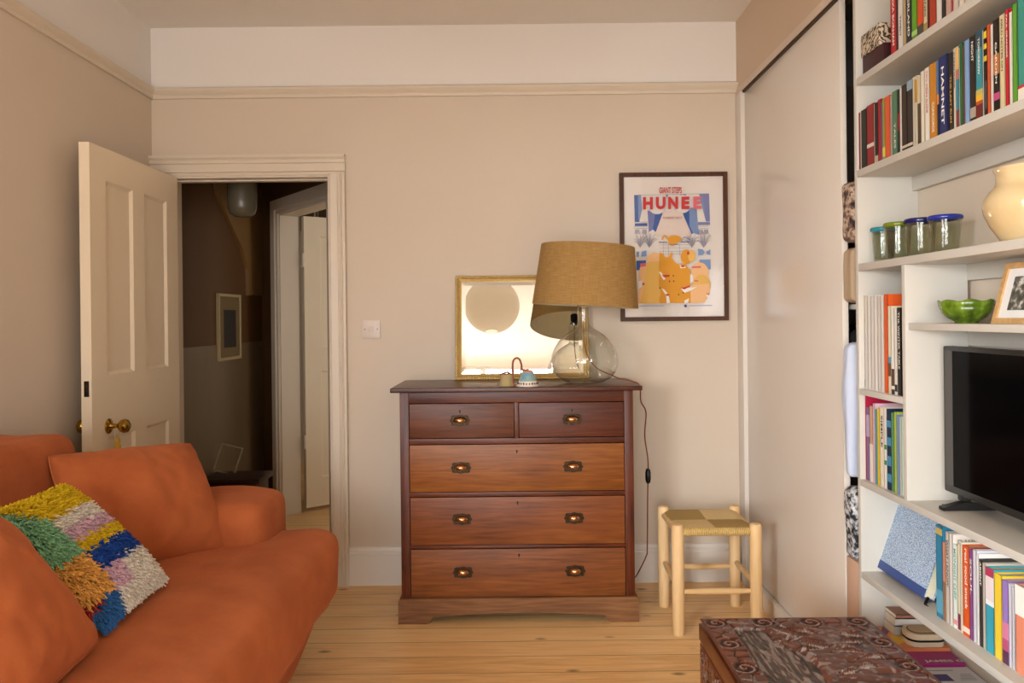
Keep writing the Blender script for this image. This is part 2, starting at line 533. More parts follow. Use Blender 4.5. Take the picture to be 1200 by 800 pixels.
b = MB()
for y in (LY0 + .03, (LY0 + LY1) / 2, LY1 - .03): b.box((XL - .08, y - .025, LZ0), (XL - .03, y + .025, LZ1), .004)
for z in (LZ0 + .03, (LZ0 + LZ1) / 2, LZ1 - .03): b.box((XL - .078, LY0, z - .025), (XL - .032, LY1, z + .025), .004)
struct(b.build('window_3', M['skirt'], origin=(0, 0, 0)))

# picture rail: profile swept along back, left and rear walls
RZ = 2.332
prof = [(0, 0), (.012, .0), (.016, .010), (.014, .018), (.024, .026), (.030, .036), (.030, .044), (.018, .052), (0, .052)]
b = MB()
b.prism([(XL, YB - d, RZ + z) for d, z in prof], (XR - XL, 0, 0))
struct(b.build('trim_1', M['trim'], smooth=25, origin=(0, 0, 0)))
b = MB(); b.prism([(XL + d, YREAR, RZ + z) for d, z in prof], (0, YB - YREAR, 0))
struct(b.build('trim_2', M['trim'], smooth=25, origin=(0, 0, 0)))
b = MB(); b.prism([(XL, YREAR + d, RZ + z) for d, z in prof], (XW - XL, 0, 0))
struct(b.build('trim_7', M['trim'], smooth=25, origin=(0, 0, 0)))

# skirting boards
sk = [(0, 0), (.02, 0), (.02, .145), (.016, .150), (.016, .158), (.011, .164), (.008, .178), (0, .180)]
b = MB(); b.prism([(-.805, YB - d, z) for d, z in sk], (XR - .012 + .805, 0, 0))
struct(b.build('baseboard_back', M['skirt'], smooth=25, origin=(0, 0, 0)))
b = MB(); b.prism([(XL + d, YREAR, z) for d, z in sk], (0, YB - YREAR, 0))
struct(b.build('baseboard_left', M['skirt'], smooth=25, origin=(0, 0, 0)))

# door lining and architrave (moulded, three steps)
b = MB()
b.box((DX0 - .012, YB - .004, 0), (DX0 + .004, YB + .124, DZ)); b.box((DX1 - .003, YB - .004, 0), (DX1 + .012, YB + .124, DZ)); b.box((DX0 - .012, YB - .004, DZ - .005), (DX1 + .012, YB + .124, DZ + .012))
b.box((DX0, YB + .05, 0), (DX0 + .012, YB + .085, DZ)); b.box((DX1 - .012, YB + .05, 0), (DX1, YB + .085, DZ)); b.box((DX0, YB + .05, DZ - .012), (DX1, YB + .085, DZ))
struct(b.build('trim_3', M['trim'], origin=(0, 0, 0)))
b = MB()
aw = [(0, .012), (.012, .016), (.014, .024), (.046, .022), (.050, .030), (.060, .032), (.066, .026), (.072, .034), (.084, .034), (.084, 0), (0, 0)]
b.prism([(DX1 + d, YB - t, 0) for d, t in aw], (0, 0, DZ + .010))
b.prism([(DX0 - .083, YB - t, DZ + .004 + d * 1.15) for d, t in aw], (DX1 - DX0 + .167, 0, 0))
b.prism([(DX0 - d * .98, YB - t, 0) for d, t in aw], (0, 0, DZ + .010))
struct(b.build('trim_4', M['trim'], smooth=20, origin=(0, 0, 0)))

# the panelled door, open at a right angle into the room
HX, DW, DT = -1.650, .762, .040
DYA, DYB = YB - .008 - DW, YB - .008
xa, xb = HX, HX + DT
def door_leaf(b, xa, xb, ya, yb, z0, z1, panels, depth=.012):
    """frame of stiles and rails around recessed panels; ya..yb is the width, x the thickness"""
    ys = sorted({ya, yb} | {p[0] for p in panels} | {p[1] for p in panels})
    zs = sorted({z0, z1} | {p[2] for p in panels} | {p[3] for p in panels})
    for i in range(len(ys) - 1):
        for k in range(len(zs) - 1):
            yc, zc = (ys[i] + ys[i + 1]) / 2, (zs[k] + zs[k + 1]) / 2
            inp = any(p[0] < yc < p[1] and p[2] < zc < p[3] for p in panels)
            if inp: b.box((xa + depth, ys[i], zs[k]), (xb - depth, ys[i + 1], zs[k + 1]))
            else: b.box((xa, ys[i], zs[k]), (xb, ys[i + 1], zs[k + 1]))
    for p in panels:                       # sloped moulding around each panel, both faces
        for x, s in ((xb, -1), (xa, 1)):
            o = [(x, p[0], p[2]), (x, p[1], p[2]), (x, p[1], p[3]), (x, p[0], p[3])]
            e = .013; xi = x + s * depth * .92
            q = [(xi, p[0] + e, p[2] + e), (xi, p[1] - e, p[2] + e), (xi, p[1] - e, p[3] - e), (xi, p[0] + e, p[3] - e)]
            b.add(o + q, [(0, 1, 5, 4), (1, 2, 6, 5), (2, 3, 7, 6), (3, 0, 4, 7)])
b = MB()
st, mid = .115, (DYA + DYB) / 2
pn = [(DYA + st, mid - .05, 1.06, 1.825), (mid + .05, DYB - st, 1.06, 1.825), (DYA + st, mid - .05, .22, .815), (mid + .05, DYB - st, .22, .815)]
door_leaf(b, xa, xb, DYA, DYB, .012, DZ - .004, pn)
door1 = struct(b.build('door_1', M['door'], smooth=20, origin=(HX, DYB, 0), fixn=True))
kz, ky = .858, DYA + .118
b = MB()
for s, x in ((1, xb), (-1, xa)):
    rx = Matrix.Translation((x, ky, kz)) @ Matrix.Rotation(R(90) * s, 4, 'Y')
    b.lathe([(.030, 0), (.030, .003), (.024, .007), (.012, .010), (.010, .014), (.009, .036), (.013, .040), (.024, .050), (.028, .062), (.025, .074), (.014, .082), (0, .084)], seg=28, xf=rx)
b.build('door_knob', M['brass'], door1)
b = MB()
b.box((HX + .011, DYA - .002, .985), (HX + .030, DYA, 1.045), .001)
b.box((HX + .015, DYA - .006, 1.008), (HX + .026, DYA, 1.026), .002)
b.build('lock_plate', M['bronze'], door1)
b = MB()
for z in (.25, 1.70): b.tube([(HX + .035, DYB + .001, z), (HX + .035, DYB + .001, z + .075)], .006, 10)
b.build('hinge', M['trim'], door1)

# sliding wardrobe door on the right with its track, jamb and floor rail
b = MB(); b.box((1.083, 2.557, .072), (1.103, 3.64, 2.322), .001)
d2 = struct(b.build('door_2', M['slide'], origin=(0, 0, 0)))
b = MB(); b.box((1.066, 2.43, 2.316), (1.072, YB, 2.345), .001)
struct(b.build('trim_5', plain('D8C6B3', .4, var=.02, scale=6), origin=(0, 0, 0)))
b = MB(); b.box((1.074, 2.43, 2.308), (1.12, YB, 2.316)); b.box((1.078, 2.43, 2.316), (1.12, YB, 2.345))
struct(b.build('trim_8', plain('4A3826', .6), origin=(0, 0, 0)))
b = MB()
b.box((1.064, 3.612, 0), (1.112, YB - .001, 2.316), .002)
b.box((1.058, 2.43, 0), (1.112, 3.612, .068), .003)
struct(b.build('trim_6', M['skirt'], origin=(0, 0, 0)))

# ------------------------------------------------------------------ the hall beyond the doorway
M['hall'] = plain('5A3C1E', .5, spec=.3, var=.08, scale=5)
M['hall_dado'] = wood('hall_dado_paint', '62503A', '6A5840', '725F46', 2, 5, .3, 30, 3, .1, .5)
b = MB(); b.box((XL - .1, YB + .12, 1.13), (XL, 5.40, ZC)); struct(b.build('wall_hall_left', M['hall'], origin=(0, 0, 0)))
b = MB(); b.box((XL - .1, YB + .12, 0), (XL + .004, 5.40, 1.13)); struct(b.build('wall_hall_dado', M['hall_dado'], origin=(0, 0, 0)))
# sloping underside of the stairs, shown as a shallow step of the far left wall
def on_left(px, py, x=XL):
    u2 = (px - VX) - ROLL * (py - VY); return P(px, py, F * x / u2)
pl = [on_left(*q) for q in ((246, 190), (251, 226), (268, 265), (280, 290), (287, 315), (288, 346), (304, 346), (304, 190))]
b = MB(); b.prism(pl, (.022, 0, 0)); struct(b.build('trim_9', plain('7A5A30', .5), smooth=0, origin=(0, 0, 0)))
# the angled wall with a second doorway
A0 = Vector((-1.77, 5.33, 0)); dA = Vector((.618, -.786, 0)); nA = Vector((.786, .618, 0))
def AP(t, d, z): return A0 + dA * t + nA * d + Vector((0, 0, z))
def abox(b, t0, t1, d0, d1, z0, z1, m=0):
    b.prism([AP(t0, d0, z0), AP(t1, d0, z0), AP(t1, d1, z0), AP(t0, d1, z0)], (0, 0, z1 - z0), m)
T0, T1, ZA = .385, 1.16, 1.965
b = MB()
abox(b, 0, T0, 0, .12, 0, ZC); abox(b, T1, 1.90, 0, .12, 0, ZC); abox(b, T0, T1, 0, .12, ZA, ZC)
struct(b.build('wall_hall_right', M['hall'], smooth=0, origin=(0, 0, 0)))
b = MB()
abox(b, T0 - .085, T0 - .02, -.028, 0, 0, ZA + .085); abox(b, T0 - .02, T0 + .004, -.016, 0, 0, ZA + .02)
abox(b, T1, T1 + .085, -.024, 0, 0, ZA + .085); abox(b, T0 - .085, T1 + .085, -.028, 0, ZA + .02, ZA + .085); abox(b, T0, T1, -.016, 0, ZA - .004, ZA + .02)
abox(b, T0, T0 + .014, -.001, .125, 0, ZA); abox(b, T1 - .014, T1, -.001, .125, 0, ZA); abox(b, T0, T1, -.001, .125, ZA - .014, ZA)
struct(b.build('trim_10', M['trim'], smooth=0, origin=(0, 0, 0)))
# leaf of the second door, swung away from us
hg = AP(T0 + .02, .135, 0)
b = MB()
pn = [(.11, .33, 1.08, 1.83), (.42, .64, 1.08, 1.83), (.11, .33, .22, .93), (.42, .64, .22, .93)]
door_leaf(b, -.02, .02, 0, .75, .03, 1.955, pn, .008)
ang = math.atan2(nA.y, nA.x) - R(90)
d3 = b.build('door_3', M['door'], smooth=20, origin=(0, 0, 0)); d3.location = hg + Vector((.012, .012, 0)); d3.rotation_euler = (0, 0, ang); struct(d3)
WORLD[d3.name] = Vector((0, 0, 0))
b = MB()
for z in (.42, 1.62): b.tube([(.022, -.008, z), (.022, -.008, z + .09)], .008, 10); b.box((-.01, -.012, z), (.022, -.006, z + .09))
b.build('hinge', M['trim'], d3)
# room behind it
b = MB(); b.box((-2.6, 6.9, 0), (2.2, 7.0, ZC)); struct(b.build('wall_far', plain('DCD2C2', .7), origin=(0, 0, 0)))
b = MB(); b.box((-2.6, 5.42, 0), (-2.5, 6.9, ZC)); b.box((2.0, YB + .12, 0), (2.1, 6.9, ZC)); b.box((-2.6, 5.40, 0), (XL, 5.5, ZC))
struct(b.build('wall_side', plain('DCD2C2', .7), origin=(0, 0, 0)))
b = MB()
for x0, x1, z0, z1 in ((-1.90, -1.78, 2.06, 2.24), (-1.74, -1.66, 2.06, 2.30), (-1.62, -1.54, 2.06, 2.24)):
    b.box((x0, 6.86, z0), (x1, 6.90, z1), .004, 1); b.box((x0 - .03, 6.87, z0 - .03), (x1 + .03, 6.90, z1 + .03), .003, 0)
struct(b.build('window_2', [M['skirt'], plain('5A4A36', .3)], origin=(0, 0, 0)))

# =================================================================== LIGHT, WORLD, CAMERA
w = bpy.data.worlds.new('sky'); scene.world = w; w.use_nodes = True
bg = w.node_tree.nodes['Background']; bg.inputs['Color'].default_value = (.75, .87, 1, 1); bg.inputs['Strength'].default_value = .6

def area(name, loc, rot, sx, sy, watts, col):
    L = bpy.data.lights.new(name, 'AREA'); L.shape = 'RECTANGLE'; L.size = sx; L.size_y = sy; L.energy = watts; L.color = col
    o = bpy.data.objects.new(name, L); COL.objects.link(o); o.location = loc; o.rotation_euler = rot
    return o
area('window_daylight', ((WX0 + WX1) / 2 + .1, YREAR - .40, 1.25), (R(78), 0, 0), 2.3, 2.0, 165, (.93, .97, 1.0))
area('rear_sky', (-2.3, -4.5, 2.30), (R(80), 0, R(-24)), 4.4, 1.8, 220, (.95, .98, 1.0))
area('side_daylight', (XL - .40, (LY0 + LY1) / 2 - .1, 1.3), (R(78), 0, R(-90)), 2.1, 2.0, 150, (.93, .97, 1.0))
area('side_sky', (-4.2, -3.9, 2.30), (R(78), 0, R(-38)), 4.4, 1.8, 950, (.95, .98, 1.0))
area('far_room_daylight', (1.2, 5.2, 1.7), (R(90), 0, R(100)), 1.2, 1.4, 18, (1.0, .94, .82))
scene.view_settings.view_transform = 'Standard'
scene.view_settings.look = 'None'
scene.view_settings.exposure = -0.12

cam = bpy.data.cameras.new('camera'); co = bpy.data.objects.new('camera', cam); COL.objects.link(co)
cam.sensor_width = 36; cam.lens = F / 1200 * 36; cam.shift_x = -4 / 1200; cam.shift_y = -27 / 1200
cam.clip_start = .05
co.matrix_world = Matrix.Translation((0, 0, CAMZ)) @ Matrix.Rotation(R(90), 4, 'X') @ Matrix.Rotation(-ROLL, 4, 'Z')
scene.camera = co

# =================================================================== CHEST OF DRAWERS
CX, CYF = 0.0, 3.222          # body front plane
chest = empty('chest_of_drawers', (CX, 3.40, 0), 'mahogany chest of two small and three long drawers against the back wall', 'chest of drawers')
BX0, BX1, CYB = -.487, .487, 3.575
FR = .0375
zt = .962
rows = [(.9137, .7666), (.742, .542), (.5225, .320), (.306, .103)]
b = MB()
b.box((BX0, CYF, .095), (BX0 + FR, CYB, zt), .002); b.box((BX1 - FR, CYF, .095), (BX1, CYB, zt), .002)
b.box((BX0 + .005, CYB - .012, .1), (BX1 - .005, CYB, zt), 0)
b.build('carcass', M['carcass'], chest)
b = MB()
for z0, z1 in ((.9147, zt), (.743, .7656), (.5235, .541), (.307, .319), (.090, .102)):
    b.box((BX0 + FR, CYF + .003, z0), (BX1 - FR, CYF + .30, z1), .001)
b.box((-.0085, CYF + .002, .7656), (.0085, CYF + .30, .9147), .001)
b.build('drawer_rail', M['carcass_x'], chest)
b = MB(); b.box((-.522, 3.190, zt), (.522, 3.622, .981), .004, seg=3)
b.build('chest_top', M['chest_top'], chest)
b = MB()
z0 = 0; z1 = .092; y = CYF - .016
pts = [(-.5, z0), (-.387, z0)]
for k in range(9):
    a = k / 8; pts.append((-.387 + .028 * math.sin(a * math.pi / 2) ** 1.2, .028 * (1 - math.cos(a * math.pi / 2))))
for k in range(17):
    a = -1 + k / 8; pts.append((.35 * a, .028 + .016 * (1 - a * a)))
for k in range(9):
    a = 1 - k / 8; pts.append((.387 - .028 * math.sin(a * math.pi / 2) ** 1.2, .028 * (1 - math.cos(a * math.pi / 2))))
pts += [(.387, z0), (.5, z0), (.5, z1), (.492, z1 + .012), (-.492, z1 + .012), (-.5, z1)]
b.prism([(x, y, z) for x, z in pts], (0, .018, 0))
for s in (-1, 1): b.box((s * .5, y + .018, 0), (s * .482, CYB, z1), .002)
b.build('plinth', M['plinth'], chest)

def bin_pull(par, x, z, yf):
    b = MB()
    # pierced back plate with a wavy, beaded outline
    n = 40; out = []
    for k in range(n):
        a = 2 * math.pi * k / n
        r = 1 + .07 * math.cos(8 * a)
        cx_, sz_ = math.cos(a), math.sin(a)
        sq = (abs(cx_) ** 3.2 + abs(sz_) ** 3.2) ** (-1 / 3.2)
        out.append((x + .040 * r * sq * cx_, yf, z + .023 * r * sq * sz_))
    b.prism(out, (0, -.003, 0), 0)
    for k in range(0, n, 2):
        p = out[k]
        b.lathe([(.0028, 0), (.002, .002), (0, .0026)], (0, 0, 0), 8, 0, Matrix.Translation((x + (p[0] - x) * .88, yf - .003, z + (p[2] - z) * .88)) @ Matrix.Rotation(R(90), 4, 'X'))
    # half cup grip, open below
    vs, fs = [], []; nu, nv = 16, 8
    for i in range(nu + 1):
        th = math.pi * i / nu                                   # left to right
        for j in range(nv + 1):
            ph = R(-30) + R(120) * j / nv                       # below to top
            vs.append((x - .029 * math.cos(th) * max(.0, math.cos(ph)) ** .8, yf - .003 - .022 * math.sin(th) * max(0, math.cos(ph)) ** .8, z + .001 + .0155 * math.sin(ph)))
    for i in range(nu):
        for j in range(nv):
            q = i * (nv + 1) + j; fs.append((q, q + 1, q + nv + 2, q + nv + 1))
    b.add(vs, fs, 1)
    return b.build('drawer_pull', [M['bronze'], M['copper']], par, smooth=50)

def drawer(x0, x1, z1, z0, mt, pulls, key=None, lab=None):
    g = .0022
    b = MB(); b.box((x0 + g, CYF + .001, z0 + g), (x1 - g, CYF + .022, z1 - g), .0015)
    b.box((x0 + .01, CYF + .022, z0 + .006), (x1 - .01, CYF + .30, z1 - .03))
    d = b.build('drawer', mt, chest)
    for px_, pz in pulls: bin_pull(d, px_, pz, CYF + .001)
    if key:
        b = MB(); kx, kz = key
        b.prism([(kx - .0022, CYF + .001, kz - .010), (kx + .0022, CYF + .001, kz - .010), (kx + .0018, CYF + .001, kz), (kx - .0018, CYF + .001, kz)], (0, -.0008, 0))
        b.prism([(kx + .0042 * math.cos(a * .524), CYF + .001, kz + .0042 * math.sin(a * .524)) for a in range(12)], (0, -.0008, 0))
        b.build('keyhole', M['dark'], d)
    return d
IX0, IX1 = BX0 + FR, BX1 - FR
drawer(IX0, -.0085, *rows[0], M['drw_small'], [(-.236, .842)], (-.236, .882))
drawer(.0085, IX1, *rows[0], M['drw_small2'], [(.232, .842)], (.232, .882))
drawer(IX0, IX1, *rows[1], M['drw_oak'], [(-.234, .645), (.234, .645)], (.0, .712))
drawer(IX0, IX1, *rows[2], M['drw_mid'], [(-.232, .430), (.236, .430)], (.001, .498))
drawer(IX0, IX1, *rows[3], M['drw_low'], [(-.230, .209), (.238, .209)], (.004, .280))
TOPZ = .981

# ------------------------------------------------------------------ mirror leaning on the wall
mw, mh, mt_ = .628, .497, .024
lean = math.asin((YB - .004 - 3.612) / mh)
mroot = empty('wall_mirror', (.030, 3.590, TOPZ), 'landscape mirror in a gold beaded frame leaning on the chest top', 'mirror')
mroot.rotation_euler = (-lean, 0, 0)
b = MB(); fw = .030
def frame_ring(b, w, h, fw, prof, z0=0.0, m=0):
    """mitred picture frame in local x/z, thickness along +y; prof = [(inset, y)]"""
    n = len(prof)
    vs = []; fs = []
    for (ins, y) in prof:
        vs += [(-w / 2 + ins, y, z0 + ins), (w / 2 - ins, y, z0 + ins), (w / 2 - ins, y, z0 + h - ins), (-w / 2 + ins, y, z0 + h - ins)]
    for i in range(n):
        j = (i + 1) % n
        for k in range(4):
            k2 = (k + 1) % 4
            fs.append((i * 4 + k, i * 4 + k2, j * 4 + k2, j * 4 + k))
    b.add(vs, fs, m)
frame_ring(b, mw, mh, fw, [(0, mt_), (0, .004), (.003, 0), (.010, 0), (.013, .005), (.016, .003), (.026, .009), (.030, .011), (.030, mt_)])
# beading round the outer edge
step = .0125
def bead(x, z): b.lathe([(.0052, .0), (.0046, .0028), (.002, .0046), (0, .005)], (0, 0, 0), 7, 0, Matrix.Translation((x, .0015, z)) @ Matrix.Rotation(R(90), 4, 'X'))
n = int(mw / step)
for k in range(n + 1):
    x = -mw / 2 + .0065 + (mw - .013) * k / n
    bead(x, .0065); bead(x, mh - .0065)
n = int(mh / step)
for k in range(1, n):
    z = .0065 + (mh - .013) * k / n
    bead(-mw / 2 + .0065, z); bead(mw / 2 - .0065, z)
b.build('mirror_frame', M['gold'], mroot, local=True, smooth=40)
b = MB(); g0 = .028; g1 = .048
i0 = [(-mw / 2 + g0, .0115, g0), (mw / 2 - g0, .0115, g0), (mw / 2 - g0, .0115, mh - g0), (-mw / 2 + g0, .0115, mh - g0)]
i1 = [(-mw / 2 + g1, .0100, g1), (mw / 2 - g1, .0100, g1), (mw / 2 - g1, .0100, mh - g1), (-mw / 2 + g1, .0100, mh - g1)]
bk = [(p[0], mt_ - .004, p[2]) for p in i0]
b.add(i0 + i1 + bk, [(0, 1, 5, 4), (1, 2, 6, 5), (2, 3, 7, 6), (3, 0, 4, 7), (4, 5, 6, 7), (8, 11, 10, 9), (0, 8, 9, 1), (1, 9, 10, 2), (2, 10, 11, 3), (3, 11, 8, 0)])
b.build('mirror_glass', M['mirror'], mroot, local=True, smooth=0)

# ------------------------------------------------------------------ table lamp
LX, LY = .300, 3.372
lamp = empty('table_lamp', (LX, LY, TOPZ), 'table lamp with clear bubbled glass base and tilted burlap drum shade', 'lamp')
gp = [(.030, .0035), (.060, .002), (.085, .006), (.112, .020), (.134, .046), (.146, .078), (.1478, .096), (.144, .122), (.132, .152), (.112, .182), (.086, .208), (.058, .228), (.040, .238), (.032, .246), (.029, .262), (.0285, .332), (.031, .341)]
gp2 = []
for i in range(len(gp) - 1):
    for k in range(3):
        t = k / 3; gp2.append((gp[i][0] * (1 - t) + gp[i + 1][0] * t, gp[i][1] * (1 - t) + gp[i + 1][1] * t))
gp2.append(gp[-1])
b = MB(); b.lathe([(0, .012), (.02, .008)] + gp2, (LX, LY, TOPZ), 56, cap=False)
b.build('glass_base', M['lampglass'], lamp, smooth=80)
b = MB()
b.lathe([(.0, .343), (.022, .345), (.024, .350), (.018, .354), (.014, .356), (.014, .360), (.019, .362), (.019, .395), (.015, .40), (0, .40)], (LX, LY, TOPZ), 24)
b.build('bulb_holder', M['black'], lamp)
b = MB(); b.lathe([(.012, .40), (.016, .42), (.030, .455), (.032, .475), (.026, .497), (.012, .508), (0, .51)], (LX, LY, TOPZ), 20)
b.build('light_bulb', plain('EDE6D2', .3), lamp)
sh = Matrix.Translation((LX + .012, LY, 1.446)) @ Matrix.Rotation(R(3.4), 4, 'Y')
b = MB(); Hs = .131
b.lathe([(.2310, -Hs), (.2030, Hs), (.2010, Hs), (.2290, -Hs), (.2310, -Hs)], (0, 0, 0), 72, 0, cap=False)
for f_i in range(len(b.f)):
    if 72 * 2 <= f_i < 72 * 3: b.m[f_i] = 1
sho = b.build('lamp_shade', [M['burlap'], M['lining']], lamp, local=True, smooth=30)
sho.matrix_local = Matrix.Translation(-world_of(lamp)) @ sh
b = MB()
b.tube([(-.202, 0, Hs - .02), (.202, 0, Hs - .02)], .0018, 6); b.tube([(0, -.202, Hs - .02), (0, .202, Hs - .02)], .0018, 6)
b.tube([(0, 0, Hs - .02), (0, 0, -.03)], .003, 6)
so = b.build('shade_carrier', M['brass'], lamp, local=True); so.matrix_local = Matrix.Translation(-world_of(lamp)) @ sh
# flex: down inside the glass, out low on the right, over the chest edge to the floor
def smooth_path(pts, n=6):
    pts = [Vector(p) for p in pts]; out = []
    for i in range(len(pts) - 1):
        p0 = pts[max(i - 1, 0)]; p1 = pts[i]; p2 = pts[i + 1]; p3 = pts[min(i + 2, len(pts) - 1)]
        for k in range(n):
            t = k / n
            out.append(.5 * ((2 * p1) + (p2 - p0) * t + (2 * p0 - 5 * p1 + 4 * p2 - p3) * t * t + (3 * p1 - p0 - 3 * p2 + p3) * t ** 3))
    out.append(pts[-1]); return out
cordm = plain('7E3B24', .7)
ins = [(LX, LY, TOPZ + .344), (LX - .004, LY, TOPZ + .24), (LX + .006, LY, TOPZ + .14), (LX + .045, LY - .02, TOPZ + .07), (LX + .122, LY - .03, TOPZ + .030)]
outp = [(LX + .140, LY - .035, TOPZ + .022), (LX + .165, LY - .03, TOPZ + .016), (.505, 3.33, TOPZ + .006), (.533, 3.33, TOPZ - .012)]
def cp(px, py, Y): return tuple(P(px, py, Y))
YC = 3.42
outp += [cp(751, 470, 3.36), cp(757, 483, YC), cp(755.5, 510, YC), cp(759, 536, YC), cp(759.5, 556, YC), cp(759, 580, YC), cp(758.5, 640, YC), cp(757, 652, YC), cp(747, 672, 3.47), cp(743.5, 676, 3.52), cp(742.5, 668, 3.56)]
b = MB(); b.tube(smooth_path(ins), .0022, 8); b.tube(smooth_path([ins[-1]] + outp), .0028, 8)
cd = b.build('flex', cordm, lamp, smooth=70)
s0, s1 = Vector(cp(759.3, 549, YC)), Vector(cp(759.6, 566, YC))
b = MB(); b.tube([s0, s0.lerp(s1, .08), s0.lerp(s1, .3), s0.lerp(s1, .7), s0.lerp(s1, .92), s1], [.006, .010, .0125, .0125, .010, .006], 14)
b.box((s0.lerp(s1, .5).x - .005, YC - .0145, s0.lerp(s1, .5).z - .011), (s0.lerp(s1, .5).x + .005, YC - .010, s0.lerp(s1, .5).z + .011), .002)
b.build('inline_switch', M['black'], cd)

# ------------------------------------------------------------------ two small bells
bx, by = -.040, 3.245
be = empty('ceramic_bell', (bx, by, TOPZ), 'small beige clay bell with a red cord top, left of the blue bell', 'bell')
b = MB(); b.lathe([(.031, .0), (.033, .003), (.0285, .014), (.027, .040), (.0255, .048), (.018, .052), (0, .053)], (bx, by, TOPZ), 28)
b.build('bell_body', plain('A89468', .75, var=.1), be)
b = MB(); b.tube(smooth_path([(bx - .027, by - .004, TOPZ + .047), (bx - .016, by - .006, TOPZ + .054), (bx, by - .006, TOPZ + .058), (bx + .014, by - .006, TOPZ + .055), (bx + .024, by - .006, TOPZ + .044)]), .0032, 8)
b.tube(smooth_path([(bx - .006, by, TOPZ + .054), (bx + .003, by, TOPZ + .062), (bx + .006, by, TOPZ + .053)]), .002, 8)
b.build('cord_loop', plain('8A2F22', .8), be)
bx, by = .049, 3.240
be = empty('ceramic_bell', (bx, by, TOPZ), 'little blue glazed bell with white rim and brown leather loop', 'bell')
b = MB()
b.lathe([(.046, 0), (.047, .003), (.042, .012), (.038, .022)], (bx, by, TOPZ), 36, 0, cap=False)
b.lathe([(.038, .022), (.034, .032), (.028, .048), (.024, .058)], (bx, by, TOPZ), 36, 1, cap=False)
b.lathe([(.024, .058), (.021, .064), (.012, .067), (0, .068)], (bx, by, TOPZ), 36, 2, cap=False)
for k in range(22):                      # row of little dark marks round the white rim
    a = 2 * math.pi * k / 22
    q = Matrix.Translation((bx + .0425 * math.cos(a), by + .0425 * math.sin(a), TOPZ + .012)) @ Matrix.Rotation(a, 4, 'Z')
    hgt = .003 + .002 * (k % 3 == 0)
    b.box((-.002, -.0022, -hgt), (.0016, .0022, hgt), 0, 3, xf=q)
glz = NT('blue_glaze'); f_ = glz.noise(glz.coord((1, 1, 1)), 26, 2)
glz.set(glz.ramp(f_, [(.35, '6E9CAC'), (.5, '8CAEAC'), (.62, '93A98A')]), .3)
b.build('bell_body', [plain('E0D2C2', .4), glz.m, plain('D98C74', .5), plain('3A3038', .6)], be)
b = MB(); b.tube(smooth_path([(bx + .006, by, TOPZ + .066), (bx - .022, by - .002, TOPZ + .068), (bx - .026, by - .003, TOPZ + .090), (bx - .034, by - .004, TOPZ + .112), (bx - .046, by - .005, TOPZ + .118), (bx - .058, by - .005, TOPZ + .110), (bx - .063, by - .005, TOPZ + .085), (bx - .062, by - .004, TOPZ + .012), (bx - .052, by - .003, TOPZ + .004)]), .0042, 10)
b.build('leather_loop', plain('8A4E36', .6), be)

# =================================================================== POSTER
pY = YB - .024
pr = empty('framed_poster', (.760, pY, 1.245), 'dark brown framed gig poster in blue, red and orange on the wall', 'poster')
PW, PH = .514, .708
b = MB(); frame_ring(b, PW, PH, .020, [(0, .022), (0, .0), (.019, .0), (.020, .002), (.020, .022)])
b.build('picture_frame', M['walnut'], pr, local=True, smooth=0)
art = MB(); PM = []
pal = dict(paper='EFE5DC', blue='3F62A8', purple='7D82B4', lblue='7C97C4', pink='EBD8CC', white='F1EAE4', red='C63A3C', pinkr='DC6C78', amber='DE9A30', yellow='E8B860', peach='F0BE88', grey='A9A4AC', dred='A24848', dark='4A3A48', navy='3A4C8C')
pk = list(pal)
for k in pk: PM.append(plain(pal[k], .75, var=.02))
layer = [0]
def lay():
    layer[0] += 1; return pY + .0118 - layer[0] * .00006
def apoly(pts, c):
    Y = lay(); art.poly([P(x, y, Y) for x, y in pts], pk.index(c))
def A1(pts, c): apoly([(730 + x / 9.41, 205 + y / 9.41) for x, y in pts], c)
def A2(pts, c): apoly([(730 + x / 8.89, 280 + y / 8.89) for x, y in pts], c)
def ell(cx, cy, rx, ry, n=28, a0=0, a1=360): return [(cx + rx * math.cos(R(a0 + (a1 - a0) * k / n)), cy + ry * math.sin(R(a0 + (a1 - a0) * k / n))) for k in range(n)]
def strokes(fn, pts, wd, c):
    for (x0, y0), (x1, y1) in zip(pts[:-1], pts[1:]):
        d = math.hypot(x1 - x0, y1 - y0) or 1; nx, ny = -(y1 - y0) / d * wd / 2, (x1 - x0) / d * wd / 2
        fn([(x0 + nx, y0 + ny), (x1 + nx, y1 + ny), (x1 - nx, y1 - ny), (x0 - nx, y0 - ny)], c)
art.box((.760 - PW / 2 + .012, pY + .0122, 1.245 + .012), (.760 + PW / 2 - .012, pY + .018, 1.245 + PH - .012), 0, pk.index('paper'))
A1([(122, 222), (200, 216), (212, 380), (180, 520), (130, 520)], 'blue')
A1([(165, 218), (200, 216), (212, 380), (185, 500), (172, 500)], 'lblue')
A1([(270, 390), (440, 420), (370, 640), (330, 600), (285, 630)], 'purple')
A1([(360, 400), (440, 420), (372, 640), (330, 600)], 'blue')
A1([(470, 215), (500, 215), (485, 260)], 'purple'); A1([(630, 215), (695, 213), (692, 242), (645, 240)], 'blue')
A1([(660, 420), (735, 360), (812, 360), (838, 660), (775, 640), (745, 665)], 'blue')
A1([(730, 365), (812, 360), (838, 660), (775, 640), (735, 560)], 'lblue')
A1([(838, 208), (950, 203), (960, 512), (915, 512)], 'purple')
A1([(838, 208), (880, 206), (915, 512), (905, 480)], 'lblue')
A1(ell(375, 325, 105, 108), 'white'); A1(ell(655, 318, 100, 100), 'white')
for cx, cy, rx in ((375, 325, 105), (655, 318, 100)): strokes(A1, ell(cx, cy, rx, rx * 1.02, 18, 20, 160), 5, 'grey')
A1([(448, 395), (645, 395), (765, 672), (345, 676)], 'pink')
